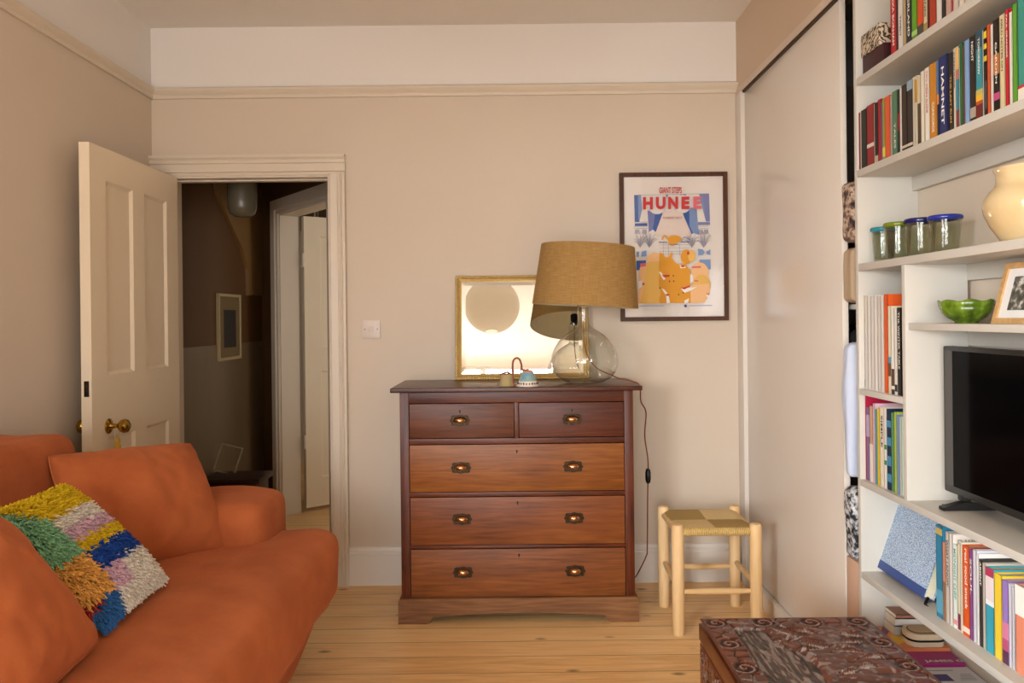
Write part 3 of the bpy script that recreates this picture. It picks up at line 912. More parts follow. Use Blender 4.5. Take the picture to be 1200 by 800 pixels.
A1([(130, 532), (270, 530), (270, 560), (132, 562)], 'blue'); A1([(828, 522), (960, 518), (960, 550), (828, 552)], 'purple')
for x0, x1 in ((122, 300), (810, 965)):
    for yy in (520, 566, 590): strokes(A1, [(x0, yy), (x1 - (x1 - x0) * .12, yy - 2)], 5, 'grey')
rs = random.Random(3)
for cx in (190, 290, 760, 890):
    for k in range(15):
        a = R(-150 + 120 * k / 14); r = rs.uniform(60, 120)
        strokes(A1, [(cx, 800), (cx + r * .6 * math.cos(a), 770 + r * .9 * math.sin(a)), (cx + r * math.cos(a), 790 + r * 1.5 * math.sin(a))], 4, 'grey' if k % 4 else 'navy')
for cx in (160, 240, 860, 920):
    for k in range(5): strokes(A1, [(cx - 20 + k * 9, 600), (cx - 28 + k * 12, 650)], 4, 'navy')
# abstract orange shapes on a plinth of lines
strokes(A1, ell(462, 712, 26, 42, 10, 180, 370), 18, 'amber')
A1(ell(568, 706, 78, 42), 'amber'); A1(ell(545, 745, 45, 36), 'amber')
strokes(A1, ell(690, 730, 40, 46, 10, 180, 360), 5, 'navy')
for x0, x1, yy in ((395, 490, 742), (512, 612, 766), (635, 735, 738)): strokes(A1, [(x0, yy), (x1, yy - 1)], 9, 'navy')
for yy in (60, 95, 128, 158): strokes(A2, [(380, yy), (690, yy - 3)], 3, 'grey')
for xx in (420, 475, 590): strokes(A2, [(xx, 40), (xx, 170)], 4, 'grey')
for q in ([(140, 132), (168, 130), (165, 185), (142, 186)], [(195, 130), (245, 118), (245, 178), (192, 184)], [(782, 100), (830, 108), (852, 140), (830, 165), (784, 170)], [(868, 130), (910, 108), (910, 165), (872, 160)]): A2(q, 'lblue')
A2([(140, 225), (240, 222), (240, 320), (142, 325)], 'blue'); A2([(800, 215), (912, 212), (914, 315), (790, 318)], 'lblue')
A2(ell(330, 215, 78, 75), 'peach'); A2([(190, 260), (290, 235), (420, 230), (420, 670), (165, 672), (170, 330)], 'yellow')
A2([(380, 140), (420, 150), (440, 190), (480, 185), (500, 140), (520, 142), (510, 200), (560, 260), (640, 250), (700, 320), (705, 665), (380, 668), (372, 560)], 'amber')
A2(ell(660, 185, 58, 76), 'amber'); A2(ell(715, 175, 38, 62), 'yellow')
A2(ell(800, 350, 92, 108), 'peach'); A2(ell(820, 480, 92, 110), 'yellow'); A2([(705, 480), (900, 460), (905, 560), (850, 660), (705, 668)], 'peach')
A2(ell(300, 560, 92, 110), 'yellow'); A2([(175, 300), (240, 262), (225, 470), (180, 660), (160, 660)], 'peach')
for pts, c in (([(590, 265), (640, 275), (655, 300), (600, 305)], 'white'), ([(372, 340), (400, 345), (445, 420), (420, 425)], 'white'), ([(400, 510), (430, 525), (475, 580), (490, 665), (455, 668), (450, 590)], 'white'), ([(700, 360), (730, 380), (735, 440), (700, 460)], 'white'), ([(600, 510), (770, 500), (700, 540), (640, 560)], 'white'), ([(865, 580), (905, 585), (880, 612)], 'white'), ([(640, 640), (690, 615), (680, 660), (640, 670)], 'white'), ([(160, 440), (205, 430), (195, 500), (165, 520)], 'white'), ([(600, 272), (640, 272), (640, 292), (610, 292)], 'red'), ([(405, 375), (490, 372), (480, 392), (430, 398)], 'red'), ([(445, 570), (485, 575), (480, 592), (450, 590)], 'red'), ([(590, 508), (650, 500), (705, 478), (690, 500), (640, 525)], 'red'), ([(715, 285), (815, 282), (810, 300), (720, 302)], 'pinkr'), ([(740, 425), (790, 430), (780, 445), (745, 442)], 'pinkr'), ([(860, 565), (905, 565), (895, 582)], 'pinkr'), ([(200, 455), (228, 460), (220, 482), (205, 478)], 'red'), ([(665, 135), (690, 130), (694, 160), (672, 165)], 'red'), ([(180, 255), (240, 250), (238, 285), (182, 290)], 'pinkr')):
    A2(pts, c)
for x, y in ((485, 440), (530, 438), (525, 382), (580, 578), (628, 560), (385, 510)): A2(ell(x, y, 7, 9, 8), 'dark')
strokes(A2, [(170, 697), (430, 695)], 6, 'lblue'); strokes(A2, [(690, 694), (930, 691)], 6, 'lblue'); A2(ell(652, 696, 15, 15, 12), 'navy')
strokes(A1, [(122, 222), (950, 204)], 4, 'grey')
def atext(s, x0, y0, x1, y1, c, bold, skew=-.011):
    """word printed on the poster: baseline from photo columns, flat on the sheet"""
    me = text_mesh(s, bold); Y = lay()
    o = P(x0, y1, Y); ex = P(x1, y1 + (x1 - x0) * skew, Y) - o; ey = P(x0, y0, Y) - o
    m = Matrix((( ex.x, ey.x, 0, o.x), (ex.y, ey.y, 1, o.y), (ex.z, ey.z, 0, o.z), (0, 0, 0, 1)))
    art.mesh(me, m, pk.index(c))
atext('GIANT STEPS', 772.5, 219.3, 799, 226.6, 'red', .02)
for s, x0, x1, c in (('H', 753.5, 765, 'red'), ('U', 768.5, 780, 'red'), ('N', 783, 794.6, 'red'), ('E', 798.5, 808, 'red'), ('E', 812.4, 822, 'pinkr')):
    d = -(x0 - 753) * .011
    atext(s, x0, 230.8 + d, x1, 245.4 + d, c, .055)
atext('SUNDAY JULY', 777, 254, 799.5, 257, 'dred', .01)
art.build('poster_print', PM, pr, smooth=0, fixn=False)
b = MB(); b.box((.760 - PW / 2 + .018, pY + .0022, 1.245 + .018), (.760 + PW / 2 - .018, pY + .0034, 1.245 + PH - .018))
b.build('glazing', M['pane'], pr, smooth=0)

# light switch
ls = empty('light_switch', (-.690, YB - .005, 1.180), 'white square light switch between the doorway and the mirror', 'light switch')
b = MB(); b.box((-.733, YB - .008, 1.178), (-.647, YB - .0005, 1.264), .003)
b.build('switch_plate', plain('D9CBC0', .35), ls)
b = MB(); b.box((-.702, YB - .013, 1.208), (-.678, YB - .008, 1.234), .002); b.build('rocker', plain('D2C2B4', .3), ls)
for s in (-.030, .030):
    b = MB(); b.lathe([(.004, 0), (.0035, .0015), (0, .0018)], (0, 0, 0), 10, 0, Matrix.Translation((-.690 + s, YB - .008, 1.221)) @ Matrix.Rotation(R(90), 4, 'X'))
    b.build('screw', plain('8E7C6C', .3, .6), ls)

# tassel on the door knob
tx = HX + DT + .034; tz = kz - .010
tas = empty('key_tassel', (tx, ky, tz - .16), 'long yellow tassel hanging on a cord from the brass door knob', 'tassel')
b = MB(); b.tube(smooth_path([(tx - .004, ky - .009, tz - .042), (tx - .004, ky - .010, tz - .01), (tx, ky - .006, tz + .006), (tx, ky, tz + .0205), (tx, ky + .006, tz + .006), (tx + .004, ky + .010, tz - .01), (tx + .004, ky + .006, tz - .042)]), .0014, 6)
b.build('cord', plain('D8C8A0', .8), tas)
b = MB()
b.lathe([(.004, -.034), (.010, -.042), (.011, -.052), (.008, -.057), (.012, -.066), (.016, -.16), (0, -.161)], (tx, ky, tz), 18)
for k in range(18):
    a = 2 * math.pi * k / 18
    b.tube([(tx + .007 * math.cos(a), ky + .007 * math.sin(a), tz - .057), (tx + .015 * math.cos(a), ky + .015 * math.sin(a), tz - .165)], .0022, 5)
b.build('tassel_skirt', plain('C9A23E', .8), tas)

# =================================================================== STOOL
sx0, sx1, sy0, sy1 = .637, .948, 3.078, 3.378
stl = empty('wooden_stool', ((sx0 + sx1) / 2, (sy0 + sy1) / 2, 0), 'pale ash stool with checkered woven cord seat beside the chest', 'stool')
for x in (sx0, sx1):
    for y in (sy0, sy1):
        b = MB(); b.lathe([(.0215, 0), (.0225, .004), (.0245, .12), (.0245, .40), (.0235, .430), (.020, .437), (.010, .439), (0, .439)], (x, y, 0), 28)
        b.build('leg', M['ash'], stl, smooth=50)
def rung(p, q, r0, r1):
    p, q = Vector(p), Vector(q)
    return [p.lerp(q, t) for t in (0, .1, .3, .5, .7, .9, 1)], [r0, (r0 * 2 + r1) / 3, r1, r1 * 1.03, r1, (r0 * 2 + r1) / 3, r0]
for p, q in (((sx0, sy0, .170), (sx1, sy0, .170)), ((sx0, sy1, .172), (sx1, sy1, .172)), ((sx0, sy0, .195), (sx0, sy1, .195)), ((sx1, sy0, .195), (sx1, sy1, .195))):
    pts, rr = rung(p, q, .008, .0125)
    b = MB(); b.tube(pts, rr, 14); b.build('stretcher', M['ash_x'], stl, smooth=60)
for p, q in (((sx0, sy0, .402), (sx0, sy1, .402)), ((sx1, sy0, .402), (sx1, sy1, .402))):
    b = MB(); b.tube([p, q], .012, 14); b.build('seat_rail', M['ash_x'], stl, smooth=60)
# woven seat: four fields, cords running alternate ways, wrapped over front and back rails
mx_, my_ = (sx0 + sx1) / 2 - .004, (sy0 + sy1) / 2
b = MB()
def seat_patch(x0, x1, y0, y1, m, wrap):
    nx, ny = 10, 12; vs = []; fs = []
    for i in range(nx + 1):
        for j in range(ny + 1):
            x = x0 + (x1 - x0) * i / nx; y = y0 + (y1 - y0) * j / ny
            e = min((x - (sx0 - .004)) / .03, ((sx1 + .004) - x) / .03, 1); e = max(e, 0)
            z = .4225 - .006 * (1 - min(1, abs(y - my_) / .1)) - .008 * (1 - e) ** 2
            vs.append((x, y, z))
    for i in range(nx):
        for j in range(ny):
            q = i * (ny + 1) + j; fs.append((q, q + ny + 1, q + ny + 2, q + 1))
    b.add(vs, fs, m)
ya, yb = sy0 + .006, sy1 - .006
seat_patch(sx0 + .0, mx_, ya, my_, 0, 0); seat_patch(mx_, sx1, ya, my_, 1, 0)
seat_patch(sx0 + .0, mx_, my_, yb, 1, 0); seat_patch(mx_, sx1, my_, yb, 0, 0)
for y, s, ms in ((ya, -1, (2, 2)), (yb, 1, (2, 2))):
    for x0, x1, m in ((sx0 + .02, mx_, ms[0]), (mx_, sx1 - .02, ms[1])):
        rr = .0165; n_ = 10; vs = []; fs = []
        for k in range(n_ + 1):
            a = math.pi * k / n_
            yy = y + s * rr * math.sin(a) * 1.0; zz = .4225 - rr + rr * math.cos(a)
            vs += [(x0, yy, zz), (x1, yy, zz)]
        for k in range(n_): fs.append((2 * k, 2 * k + 1, 2 * k + 3, 2 * k + 2))
        b.add(vs, fs, m)
b.box((sx0 + .01, ya, .388), (sx1 - .01, yb, .400), .003, 3)
b.build('seat', [rope_mat('pale_cord', 'D6B478', 'EBD09A', 1), rope_mat('tan_cord', 'A8884C', 'C8A86C', 0), rope_mat('wrapped_cord', 'A88240', 'E2C482', 0), plain('A58A55', .8)], stl, smooth=60)
# =================================================================== SOFA
SY0, SY1 = .55, 2.82
sofa = empty('sofa', (-1.19, (SY0 + SY1) / 2, 0), 'rust orange linen sofa with low rounded arms along the left wall', 'sofa')
def mesh_part(name, me, parent, mat=None, seed=0., amp=.006, sc=4., st=(1, 1, 1)):
    if amp: crumple(me, amp, sc, seed, st)
    return mesh_obj(name, me, mat or M['linen'], parent)
# skirted base, drawn in towards the floor
def warp_base(p):
    t = max(0, (.27 - p.z) / .24)
    return Vector((p.x - (.095 * t if p.x > -1.2 else 0), p.y - (.05 * t if p.y > 1.6 else -.05 * t), p.z))
me = cage([-1.700, -1.66, -1.2, -.745, -.695], [SY0 + .02, SY0 + .07, 1.2, 2.2, SY1 - .08, SY1 - .03], [.012, .04, .15, .235, .264], lambda i, j, k: True, warp_base)
mesh_part('base', me, sofa, seed=2, amp=.006, sc=5, st=(1, 1, .4))
# arms: low, fat, rounded at the front
def arm(y0, y1):
    ym = (y0 + y1) / 2
    def wa(p):
        t = (p.z - .1) / .55
        y = ym + (p.y - ym) * (1 + .10 * t)
        return Vector((p.x, y, p.z - (.035 if p.x < -1.55 and p.z > .5 else 0)))
    return cage([-1.690, -1.60, -1.3, -1.02, -.845], [y0 - .035, y0 + .10, y1 - .10, y1 + .025], [.08, .20, .42, .56, .660], lambda i, j, k: True, wa)
mesh_part('arm', arm(2.585, 2.865), sofa, seed=5, amp=.006, sc=6)
mesh_part('arm', arm(SY0 + .005, SY0 + .27), sofa, seed=8, amp=.006, sc=6)
me = cage([-1.722, -1.70, -1.65, -1.63], [SY0 + .02, SY0 + .08, 1.2, 2.2, SY1 - .30, SY1 - .22], [.10, .16, .5, .68, .74], lambda i, j, k: True)
mesh_part('sofa_back', me, sofa, seed=11, amp=.005)
# one long seat cushion with a tab in front of each arm
xs = [-1.60, -1.50, -1.1, -.90, -.79, -.650]; ys = [SY0 + .04, SY0 + .17, SY0 + .28, SY0 + .34, 1.2, 1.7, 2.2, 2.52, 2.585, SY1 - .14, SY1 + .01]; zs = [.272, .325, .430, .520]
def seatcell(i, j, k):
    if (j < 2 or j > 7) and i < 3: return False
    return True
def wseat(p):
    z = p.z
    if p.z > .48:
        cy = min(1, max(0, min(p.y - SY0, SY1 - p.y) / .35)); cx = min(1, max(0, (-.66 - p.x) / .30))
        z = p.z + .022 * min(cx, cy) - .012 * (1 - cx)
    return Vector((p.x, p.y, z))
me = cage(xs, ys, zs, seatcell, wseat)
mesh_part('seat_cushion', me, sofa, seed=15, amp=.018, sc=3.6, st=(1, .8, 1))
# loose back cushions
def back_cushion(y0, y1, seed):
    def wb(p):
        t = (p.z - .50) / .40
        return Vector((p.x - .075 * t, p.y + (.02 * (1 if p.y > (y0 + y1) / 2 else -1)) * (p.z > .8), p.z + .012 * math.sin(p.y * 9)))
    return cage([-1.64, -1.58, -1.42, -1.34], [y0, y0 + .08, (y0 + y1) / 2, y1 - .08, y1], [.515, .58, .72, .84, .918], lambda i, j, k: not ((i in (0, 2)) and False), wb)
mesh_part('back_cushion', back_cushion(1.62, 2.47, 1), sofa, seed=21, amp=.012, sc=4)
mesh_part('back_cushion', back_cushion(.80, 1.60, 2), sofa, seed=25, amp=.012, sc=4)

# ------------------------------------------------------------------ scatter cushions
def cushion_mesh(w, h, t, n=44, seed=0., crease=.006, pinch=.06):
    vs, fs = [], []
    idx = {}
    for s in (1, -1):
        for i in range(n + 1):
            for j in range(n + 1):
                edge = i in (0, n) or j in (0, n)
                if s < 0 and edge: idx[(s, i, j)] = idx[(1, i, j)]; continue
                u, v = -1 + 2 * i / n, -1 + 2 * j / n
                u = math.sin(u * math.pi / 2) * .35 + u * .65; v = math.sin(v * math.pi / 2) * .35 + v * .65
                rc = 1 - .04 * (u * u * v * v) ** 3
                x = w / 2 * u * (1 - pinch * (1 - v * v)) * rc; y = h / 2 * v * (1 - pinch * (1 - u * u)) * rc
                f = max(0, (1 - abs(u) ** 2.0) * (1 - abs(v) ** 2.0)) ** .55
                q = Vector((x * 9 + seed, y * 9, s * 3.1 + seed))
                wr = mnoise.noise(q) * crease * (.4 + f) + crease * .7 * (mnoise.noise(q * 2.6)) * (f > 0)
                z = s * (t / 2 * f + (wr if not edge else 0))
                idx[(s, i, j)] = len(vs); vs.append((x, y, z))
        for i in range(n):
            for j in range(n):
                q = (idx[(s, i, j)], idx[(s, i + 1, j)], idx[(s, i + 1, j + 1)], idx[(s, i, j + 1)])
                fs.append(q if s > 0 else tuple(reversed(q)))
    return vs, fs
def frame_from(BL, BR, TL):
    BL, BR, TL = Vector(BL), Vector(BR), Vector(TL)
    ex = (BR - BL).normalized(); e2 = TL - BL; ey = (e2 - ex * e2.dot(ex)).normalized(); ez = ex.cross(ey)
    c = (BR + TL) / 2
    m = Matrix(((ex.x, ey.x, ez.x, c.x), (ex.y, ey.y, ez.y, c.y), (ex.z, ey.z, ez.z, c.z), (0, 0, 0, 1)))
    return m, (BR - BL).length, e2.length
def scatter(name, BL, BR, TL, t, label, seed, grow=1.06):
    m, w_, h_ = frame_from(BL, BR, TL)
    vs, fs = cushion_mesh(w_ * grow, h_ * grow, t, seed=seed, crease=.010, pinch=.035)
    b = MB(); b.add(vs, fs); n_ = 44
    o = b.build(name, M['linen'], None, smooth=60, origin=(0, 0, 0))
    o.matrix_world = m; tag(o, label, 'cushion', 'rust scatter cushions')
    WORLD[o.name] = m.translation.copy()
    # piped seam along the four edges
    per = [(-1 + 2 * k / 30, -1) for k in range(30)] + [(1, -1 + 2 * k / 30) for k in range(30)] + [(1 - 2 * k / 30, 1) for k in range(30)] + [(-1, 1 - 2 * k / 30) for k in range(31)]
    pts = [(w_ * grow / 2 * u * (1 - .035 * (1 - v * v)) * (1 - .04 * (u * u * v * v) ** 3), h_ * grow / 2 * v * (1 - .035 * (1 - u * u)) * (1 - .04 * (u * u * v * v) ** 3), 0) for u, v in per]
    b = MB(); b.tube(pts, .0035, 6, cap=False)
    b.build('seam', M['linen'], o, local=True, smooth=60)
    return o
scatter('scatter_cushion', (-1.215, 2.185, .545), (-.962, 2.565, .52), (-1.400, 2.300, .862), .26, 'square rust cushion in the far sofa corner against the rounded arm', 3)
scatter('scatter_cushion', (-.90, 1.30, .555), (-.945, 1.735, .56), (-1.135, 1.24, .865), .20, 'rust cushion nearest the camera, overlapping the colourful shaggy cushion', 7)

# shaggy colour-block cushion
sc_pal = dict(y='E8C428', w='F0E8DC', l='DDB6CA', b='2850A6', g='8CC49A', o='F0B45E', k='3A70B0', r='B03A36')
def shag_col(u, v):
    """u 0..1 left to right, v 0..1 bottom to top on the cushion face"""
    bd = .25 + .01 * v
    if v > .76 + (.24 * (bd - u) / .20 if u < bd else 0): return 'y'
    if u < bd:
        if v > .47: return 'g'
        if v > .17: return 'o'
        return 'r' if (u < .10 and v > .12) else 'k'
    if v > .65: return 'w'
    if v > .55: return 'l'
    if v > .45: return 'y'
    if v > .30: return 'b'
    if v > .15 and u < bd + .22: return 'l'
    return 'w'
m, w_, h_ = frame_from((-.957, 1.79, .560), (-.985, 2.165, .555), (-1.222, 1.722, .822))
w_ *= .97; h_ *= .97; T_ = .105
shag = empty('shaggy_cushion', m.translation, 'shaggy cushion in yellow, green, blue, pink and white blocks on the sofa', 'cushion')
shag.rotation_euler = m.to_euler()
vs, fs = cushion_mesh(w_, h_, T_, seed=12, pinch=.05)
def with_colour(b, cols, name, parent, mat, smooth):
    o = b.build(name, mat, parent, local=True, smooth=smooth, fixn=False)
    at = o.data.color_attributes.new('Col', 'FLOAT_COLOR', 'POINT')
    flat = []
    for c in cols: flat += list(c)
    at.data.foreach_set('color', flat)
    return o
uv = lambda p: (p[0] / w_ + .5, p[1] / h_ + .5)
b = MB(); b.add(vs, fs)
cols = [lin(sc_pal[shag_col(*uv(p))]) for p in vs]
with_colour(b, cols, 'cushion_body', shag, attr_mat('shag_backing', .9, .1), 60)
b = MB(); cols = []
NT_ = 11500
r_ = random.Random(5)
tv, tf = [], []
for k in range(NT_):
    u, v = r_.uniform(-1, 1), r_.uniform(-1, 1)
    if k % 7 == 0:
        if r_.random() < .5: u = math.copysign(r_.uniform(.96, 1), u)
        else: v = math.copysign(r_.uniform(.96, 1), v)
    x = w_ / 2 * u * (1 - .05 * (1 - v * v)); y = h_ / 2 * v * (1 - .05 * (1 - u * u))
    f = max(0, (1 - abs(u) ** 2.4) * (1 - abs(v) ** 2.4)) ** .5
    z = T_ / 2 * f - .003
    nn = Vector((u ** 3 * 1.1, v ** 3 * 1.1 - .25, .9)).normalized()
    d = (nn + Vector((r_.uniform(-.55, .55), r_.uniform(-.75, .35), r_.uniform(-.2, .2)))).normalized()
    L = r_.uniform(.014, .026); wd = r_.uniform(.0022, .0036)
    s = d.cross(Vector((r_.uniform(-1, 1), r_.uniform(-1, 1), .3))).normalized(); q = d.cross(s)
    p0 = Vector((x, y, z)); p1 = p0 + d * L * .6; p2 = p0 + d * L + Vector((0, -.004, -.002))
    base = len(tv)
    for p, wv_ in ((p0, wd), (p1, wd * .95), (p2, wd * .55)):
        for a in (0, 2.1, 4.2): tv.append(p + s * wv_ * math.cos(a) + q * wv_ * math.sin(a))
    for i in range(2):
        for j in range(3):
            tf.append((base + i * 3 + j, base + i * 3 + (j + 1) % 3, base + i * 3 + 3 + (j + 1) % 3, base + i * 3 + 3 + j))
    tf.append((base + 6, base + 7, base + 8))
    c = lin(sc_pal[shag_col(x / w_ + .5 + r_.gauss(0, .006), y / h_ + .5 + r_.gauss(0, .006))]); j = r_.uniform(.78, 1.12)
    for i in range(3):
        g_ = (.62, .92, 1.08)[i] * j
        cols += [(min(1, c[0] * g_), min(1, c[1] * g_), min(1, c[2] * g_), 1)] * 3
b.add(tv, tf)
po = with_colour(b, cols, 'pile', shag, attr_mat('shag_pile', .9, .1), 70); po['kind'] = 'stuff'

# =================================================================== CARVED TRUNK
TX0, TX1, TYB, TYF, TZ = .502, .962, 2.145, 1.26, .430
trunk = empty('carved_trunk', ((TX0 + TX1) / 2, (TYB + TYF) / 2, 0), 'dark carved wooden trunk with relief lid in the front right foreground', 'trunk')
def value_noise(nx, ny, sx, sy, seed):
    g = np.random.default_rng(seed).random((int(ny / sy) + 3, int(nx / sx) + 3))
    X, Y = np.meshgrid(np.arange(nx) / sx, np.arange(ny) / sy)
    i, j = X.astype(int), Y.astype(int); fx, fy = X - i, Y - j
    fx = fx * fx * (3 - 2 * fx); fy = fy * fy * (3 - 2 * fy)
    return (g[j, i] * (1 - fx) + g[j, i + 1] * fx) * (1 - fy) + (g[j + 1, i] * (1 - fx) + g[j + 1, i + 1] * fx) * fy
def carve(W, H, step, seed, border, hatch=True):
    nx, ny = int(W / step) + 1, int(H / step) + 1
    X, Y = np.meshgrid(np.linspace(0, W, nx), np.linspace(0, H, ny))
    r = np.random.default_rng(seed)
    # overlapping scales from a jittered voronoi field
    cell = .034
    gx, gy = np.meshgrid(np.arange(-1, W / cell + 2), np.arange(-1, H / cell + 2))
    px = (gx + .5 + .35 * (r.random(gx.shape) - .5) * 2) * cell; py = (gy + .5 + .35 * (r.random(gx.shape) - .5) * 2) * cell
    px, py = px.ravel(), py.ravel()
    d1 = np.full(X.shape, 9.); d2 = np.full(X.shape, 9.); tone = np.zeros(X.shape); tn = r.random(px.size)
    for a, b_, c in zip(px, py, tn):
        d = np.hypot(X - a, (Y - b_) * 1.1)
        m1 = d < d1
        d2 = np.where(m1, d1, np.minimum(d2, d)); tone = np.where(m1, c, tone); d1 = np.where(m1, d, d1)
    edge = np.clip((d2 - d1) / .008, 0, 1)
    hgt = .0055 * np.sqrt(edge) + .002 * tone
    rim = np.exp(-((d2 - d1 - .004) / .003) ** 2) * (r.random(X.shape) * .3 + .7) * (value_noise(nx, ny, 9, 9, seed + 3) > .45)
    dark = 1 - edge
    grey = np.zeros(X.shape)
    # rosettes along the border
    ros = []
    nbx = max(1, int(round(W / .16))); nby = max(1, int(round(H / .15)))
    for k in range(nbx + 1):
        for yy in (border * .5, H - border * .5): ros.append((border * .5 + (W - border) * k / nbx, yy))
    for k in range(1, nby):
        for xx in (border * .5, W - border * .5): ros.append((xx, border * .5 + (H - border) * k / nby))
    for a, b_ in ros:
        d = np.hypot(X - a, Y - b_); th = np.arctan2(Y - b_, X - a)
        msk = d < border * .42
        ring = .004 + .003 * np.cos(d / (border * .42) * 2 * np.pi * 1.5 + th)
        hgt = np.where(msk, ring, hgt); dark = np.where(msk, .55 - .5 * np.cos(d / (border * .42) * 9.4 + th), dark); rim = np.where(msk, (np.cos(d / (border * .42) * 9.4 + th) > .86) * 1., rim)
    inner = (X > border) & (X < W - border) & (Y > border) & (Y < H - border)
    if hatch and W > .3:
        # central field: hatched ground on the left, tangled leaf relief to the right
        h2 = np.zeros(X.shape) - .002; gl = np.ones(X.shape) * .5
        wob = value_noise(nx, ny, 26, 26, seed + 9)
        hat0 = value_noise(nx, ny, 10, 14, seed + 8)
        sh_ = ((X * .5 + wob * .03) / .0022).astype(int)
        hv = value_noise(nx * 2, ny * 2, 2.4, 11, seed + 17)
        hat = np.clip((hv[(np.arange(ny)[:, None] + (sh_ * .8).astype(int)) % (ny * 2), np.arange(nx)[None, :] + 0 * sh_] - .25) * 2.0, 0, 1)
        hat2 = value_noise(nx, ny, 4, 9, seed + 12)
        ground_h = .004 * hat * (.3 + hat2)
        rel = value_noise(nx, ny, 22, 16, seed + 21) * .009 + value_noise(nx, ny, 9, 7, seed + 22) * .005
        leaf_d = np.zeros(X.shape); leaf_r = np.zeros(X.shape)
        for _ in range(46):
            a, b_ = r.uniform(.11, W - .05), r.uniform(.05, H - .05); L = r.uniform(.05, .12); w0 = r.uniform(.010, .022); th = r.uniform(-1.2, 1.2) + (math.pi / 2 if r.random() < .3 else 0); cv = r.uniform(-8, 8)
            U = (X - a) * math.cos(th) + (Y - b_) * math.sin(th); V = -(X - a) * math.sin(th) + (Y - b_) * math.cos(th) - cv * U * U
            s = np.clip(1 - (U / L * 2) ** 2, 0, 1); ww = w0 * s + 1e-5
            q = 1 - np.abs(V) / ww; ins = (q > 0) & (s > 0)
            rel = np.where(ins, .006 + .011 * np.sqrt(np.clip(q, 0, 1)) * s - .004 * (np.abs(V) < .0018) + .0016 * np.sin(U * 900 + np.abs(V) * 700), rel)
            leaf_d = np.where(ins, np.where(np.abs(V) < .002, .9, np.clip(1 - q * 2.2, 0, 1) * .9), leaf_d); leaf_r = np.where(ins, ((q > .12) & (q < .3)) * 1., leaf_r)
        lim = .155 + .055 * (value_noise(nx, ny, 30, 30, seed + 31) - .5) + (H - Y) * .12
        left = X < lim
        dist = np.clip((X - lim) / .012, 0, 1)
        h2 = np.where(left, ground_h - .003, rel * dist)
        hgt = np.where(inner, h2, hgt)
        dark = np.where(inner, np.where(left, .15 + .85 * (1 - hat), np.clip(leaf_d + (rel < .006) * .45, 0, 1)), dark)
        rim = np.where(inner, np.where(left, (hat > .72) * (.35 + .6 * hat2), leaf_r + (value_noise(nx, ny, 5, 4, seed + 41) > .72) * .6), rim)
        grey = np.where(inner, np.where(left, 1., .38), grey)
    frm = np.minimum(np.minimum(X, W - X), np.minimum(Y, H - Y))
    hgt = np.where(frm < .010, .006, hgt); dark = np.where(frm < .010, .1, dark); rim = np.where(frm < .010, 0, rim)
    hgt = np.where(frm < .003, .004, hgt)
    nz = value_noise(nx, ny, 40, 40, seed + 51)[..., None]
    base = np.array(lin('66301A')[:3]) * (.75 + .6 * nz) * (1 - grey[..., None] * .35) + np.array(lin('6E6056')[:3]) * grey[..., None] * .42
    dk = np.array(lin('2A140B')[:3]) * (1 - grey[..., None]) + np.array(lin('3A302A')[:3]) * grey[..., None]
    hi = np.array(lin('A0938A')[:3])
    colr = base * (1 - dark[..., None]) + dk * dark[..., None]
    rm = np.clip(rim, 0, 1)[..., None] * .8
    colr = colr * (1 - rm) + hi * rm  # grey ridge highlights painted into the carving's colours, recesses coloured darker
    return nx, ny, X, Y, hgt, colr
def carved_panel(name, W, H, step, seed, border, fmap, mat, hatch=True):
    nx, ny, X, Y, Hh, C = carve(W, H, step, seed, border, hatch)
    vs = [fmap(x, y, z) for x, y, z in zip(X.ravel(), Y.ravel(), Hh.ravel())]
    ii = np.arange(nx * ny).reshape(ny, nx)
    fs = np.stack([ii[:-1, :-1], ii[:-1, 1:], ii[1:, 1:], ii[1:, :-1]], -1).reshape(-1, 4).tolist()
    b = MB(); b.add(vs, fs)
    o = b.build(name, mat, trunk, smooth=60, fixn=False)
    at = o.data.color_attributes.new('Col', 'FLOAT_COLOR', 'POINT')
    fl = np.concatenate([C.reshape(-1, 3), np.ones((nx * ny, 1))], 1).astype(np.float32).ravel()
    at.data.foreach_set('color', fl)
    return o
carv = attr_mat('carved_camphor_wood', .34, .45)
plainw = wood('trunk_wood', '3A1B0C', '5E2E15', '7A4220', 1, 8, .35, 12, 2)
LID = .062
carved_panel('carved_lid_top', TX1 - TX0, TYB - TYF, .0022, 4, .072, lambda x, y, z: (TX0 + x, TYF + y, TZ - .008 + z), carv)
b = MB(); b.box((TX0 - .002, TYF - .002, TZ - LID), (TX1 + .002, TYB + .002, TZ - .0165), .004, seg=3); b.build('lid', plainw, trunk)
b = MB(); b.box((TX0 + .006, TYF + .006, .05), (TX1 - .006, TYB - .006, TZ - LID - .002), .002); b.build('body', plainw, trunk)
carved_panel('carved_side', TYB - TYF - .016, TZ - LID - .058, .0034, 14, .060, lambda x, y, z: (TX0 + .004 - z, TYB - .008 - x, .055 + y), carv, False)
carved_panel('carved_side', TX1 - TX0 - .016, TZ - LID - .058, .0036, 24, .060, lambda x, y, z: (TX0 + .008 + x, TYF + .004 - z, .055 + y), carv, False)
for x in (TX0 + .012, TX1 - .072):
    for y in (TYF + .012, TYB - .072):
        b = MB(); b.box((x, y, 0), (x + .06, y + .06, .052), .004); b.build('foot', plainw, trunk)

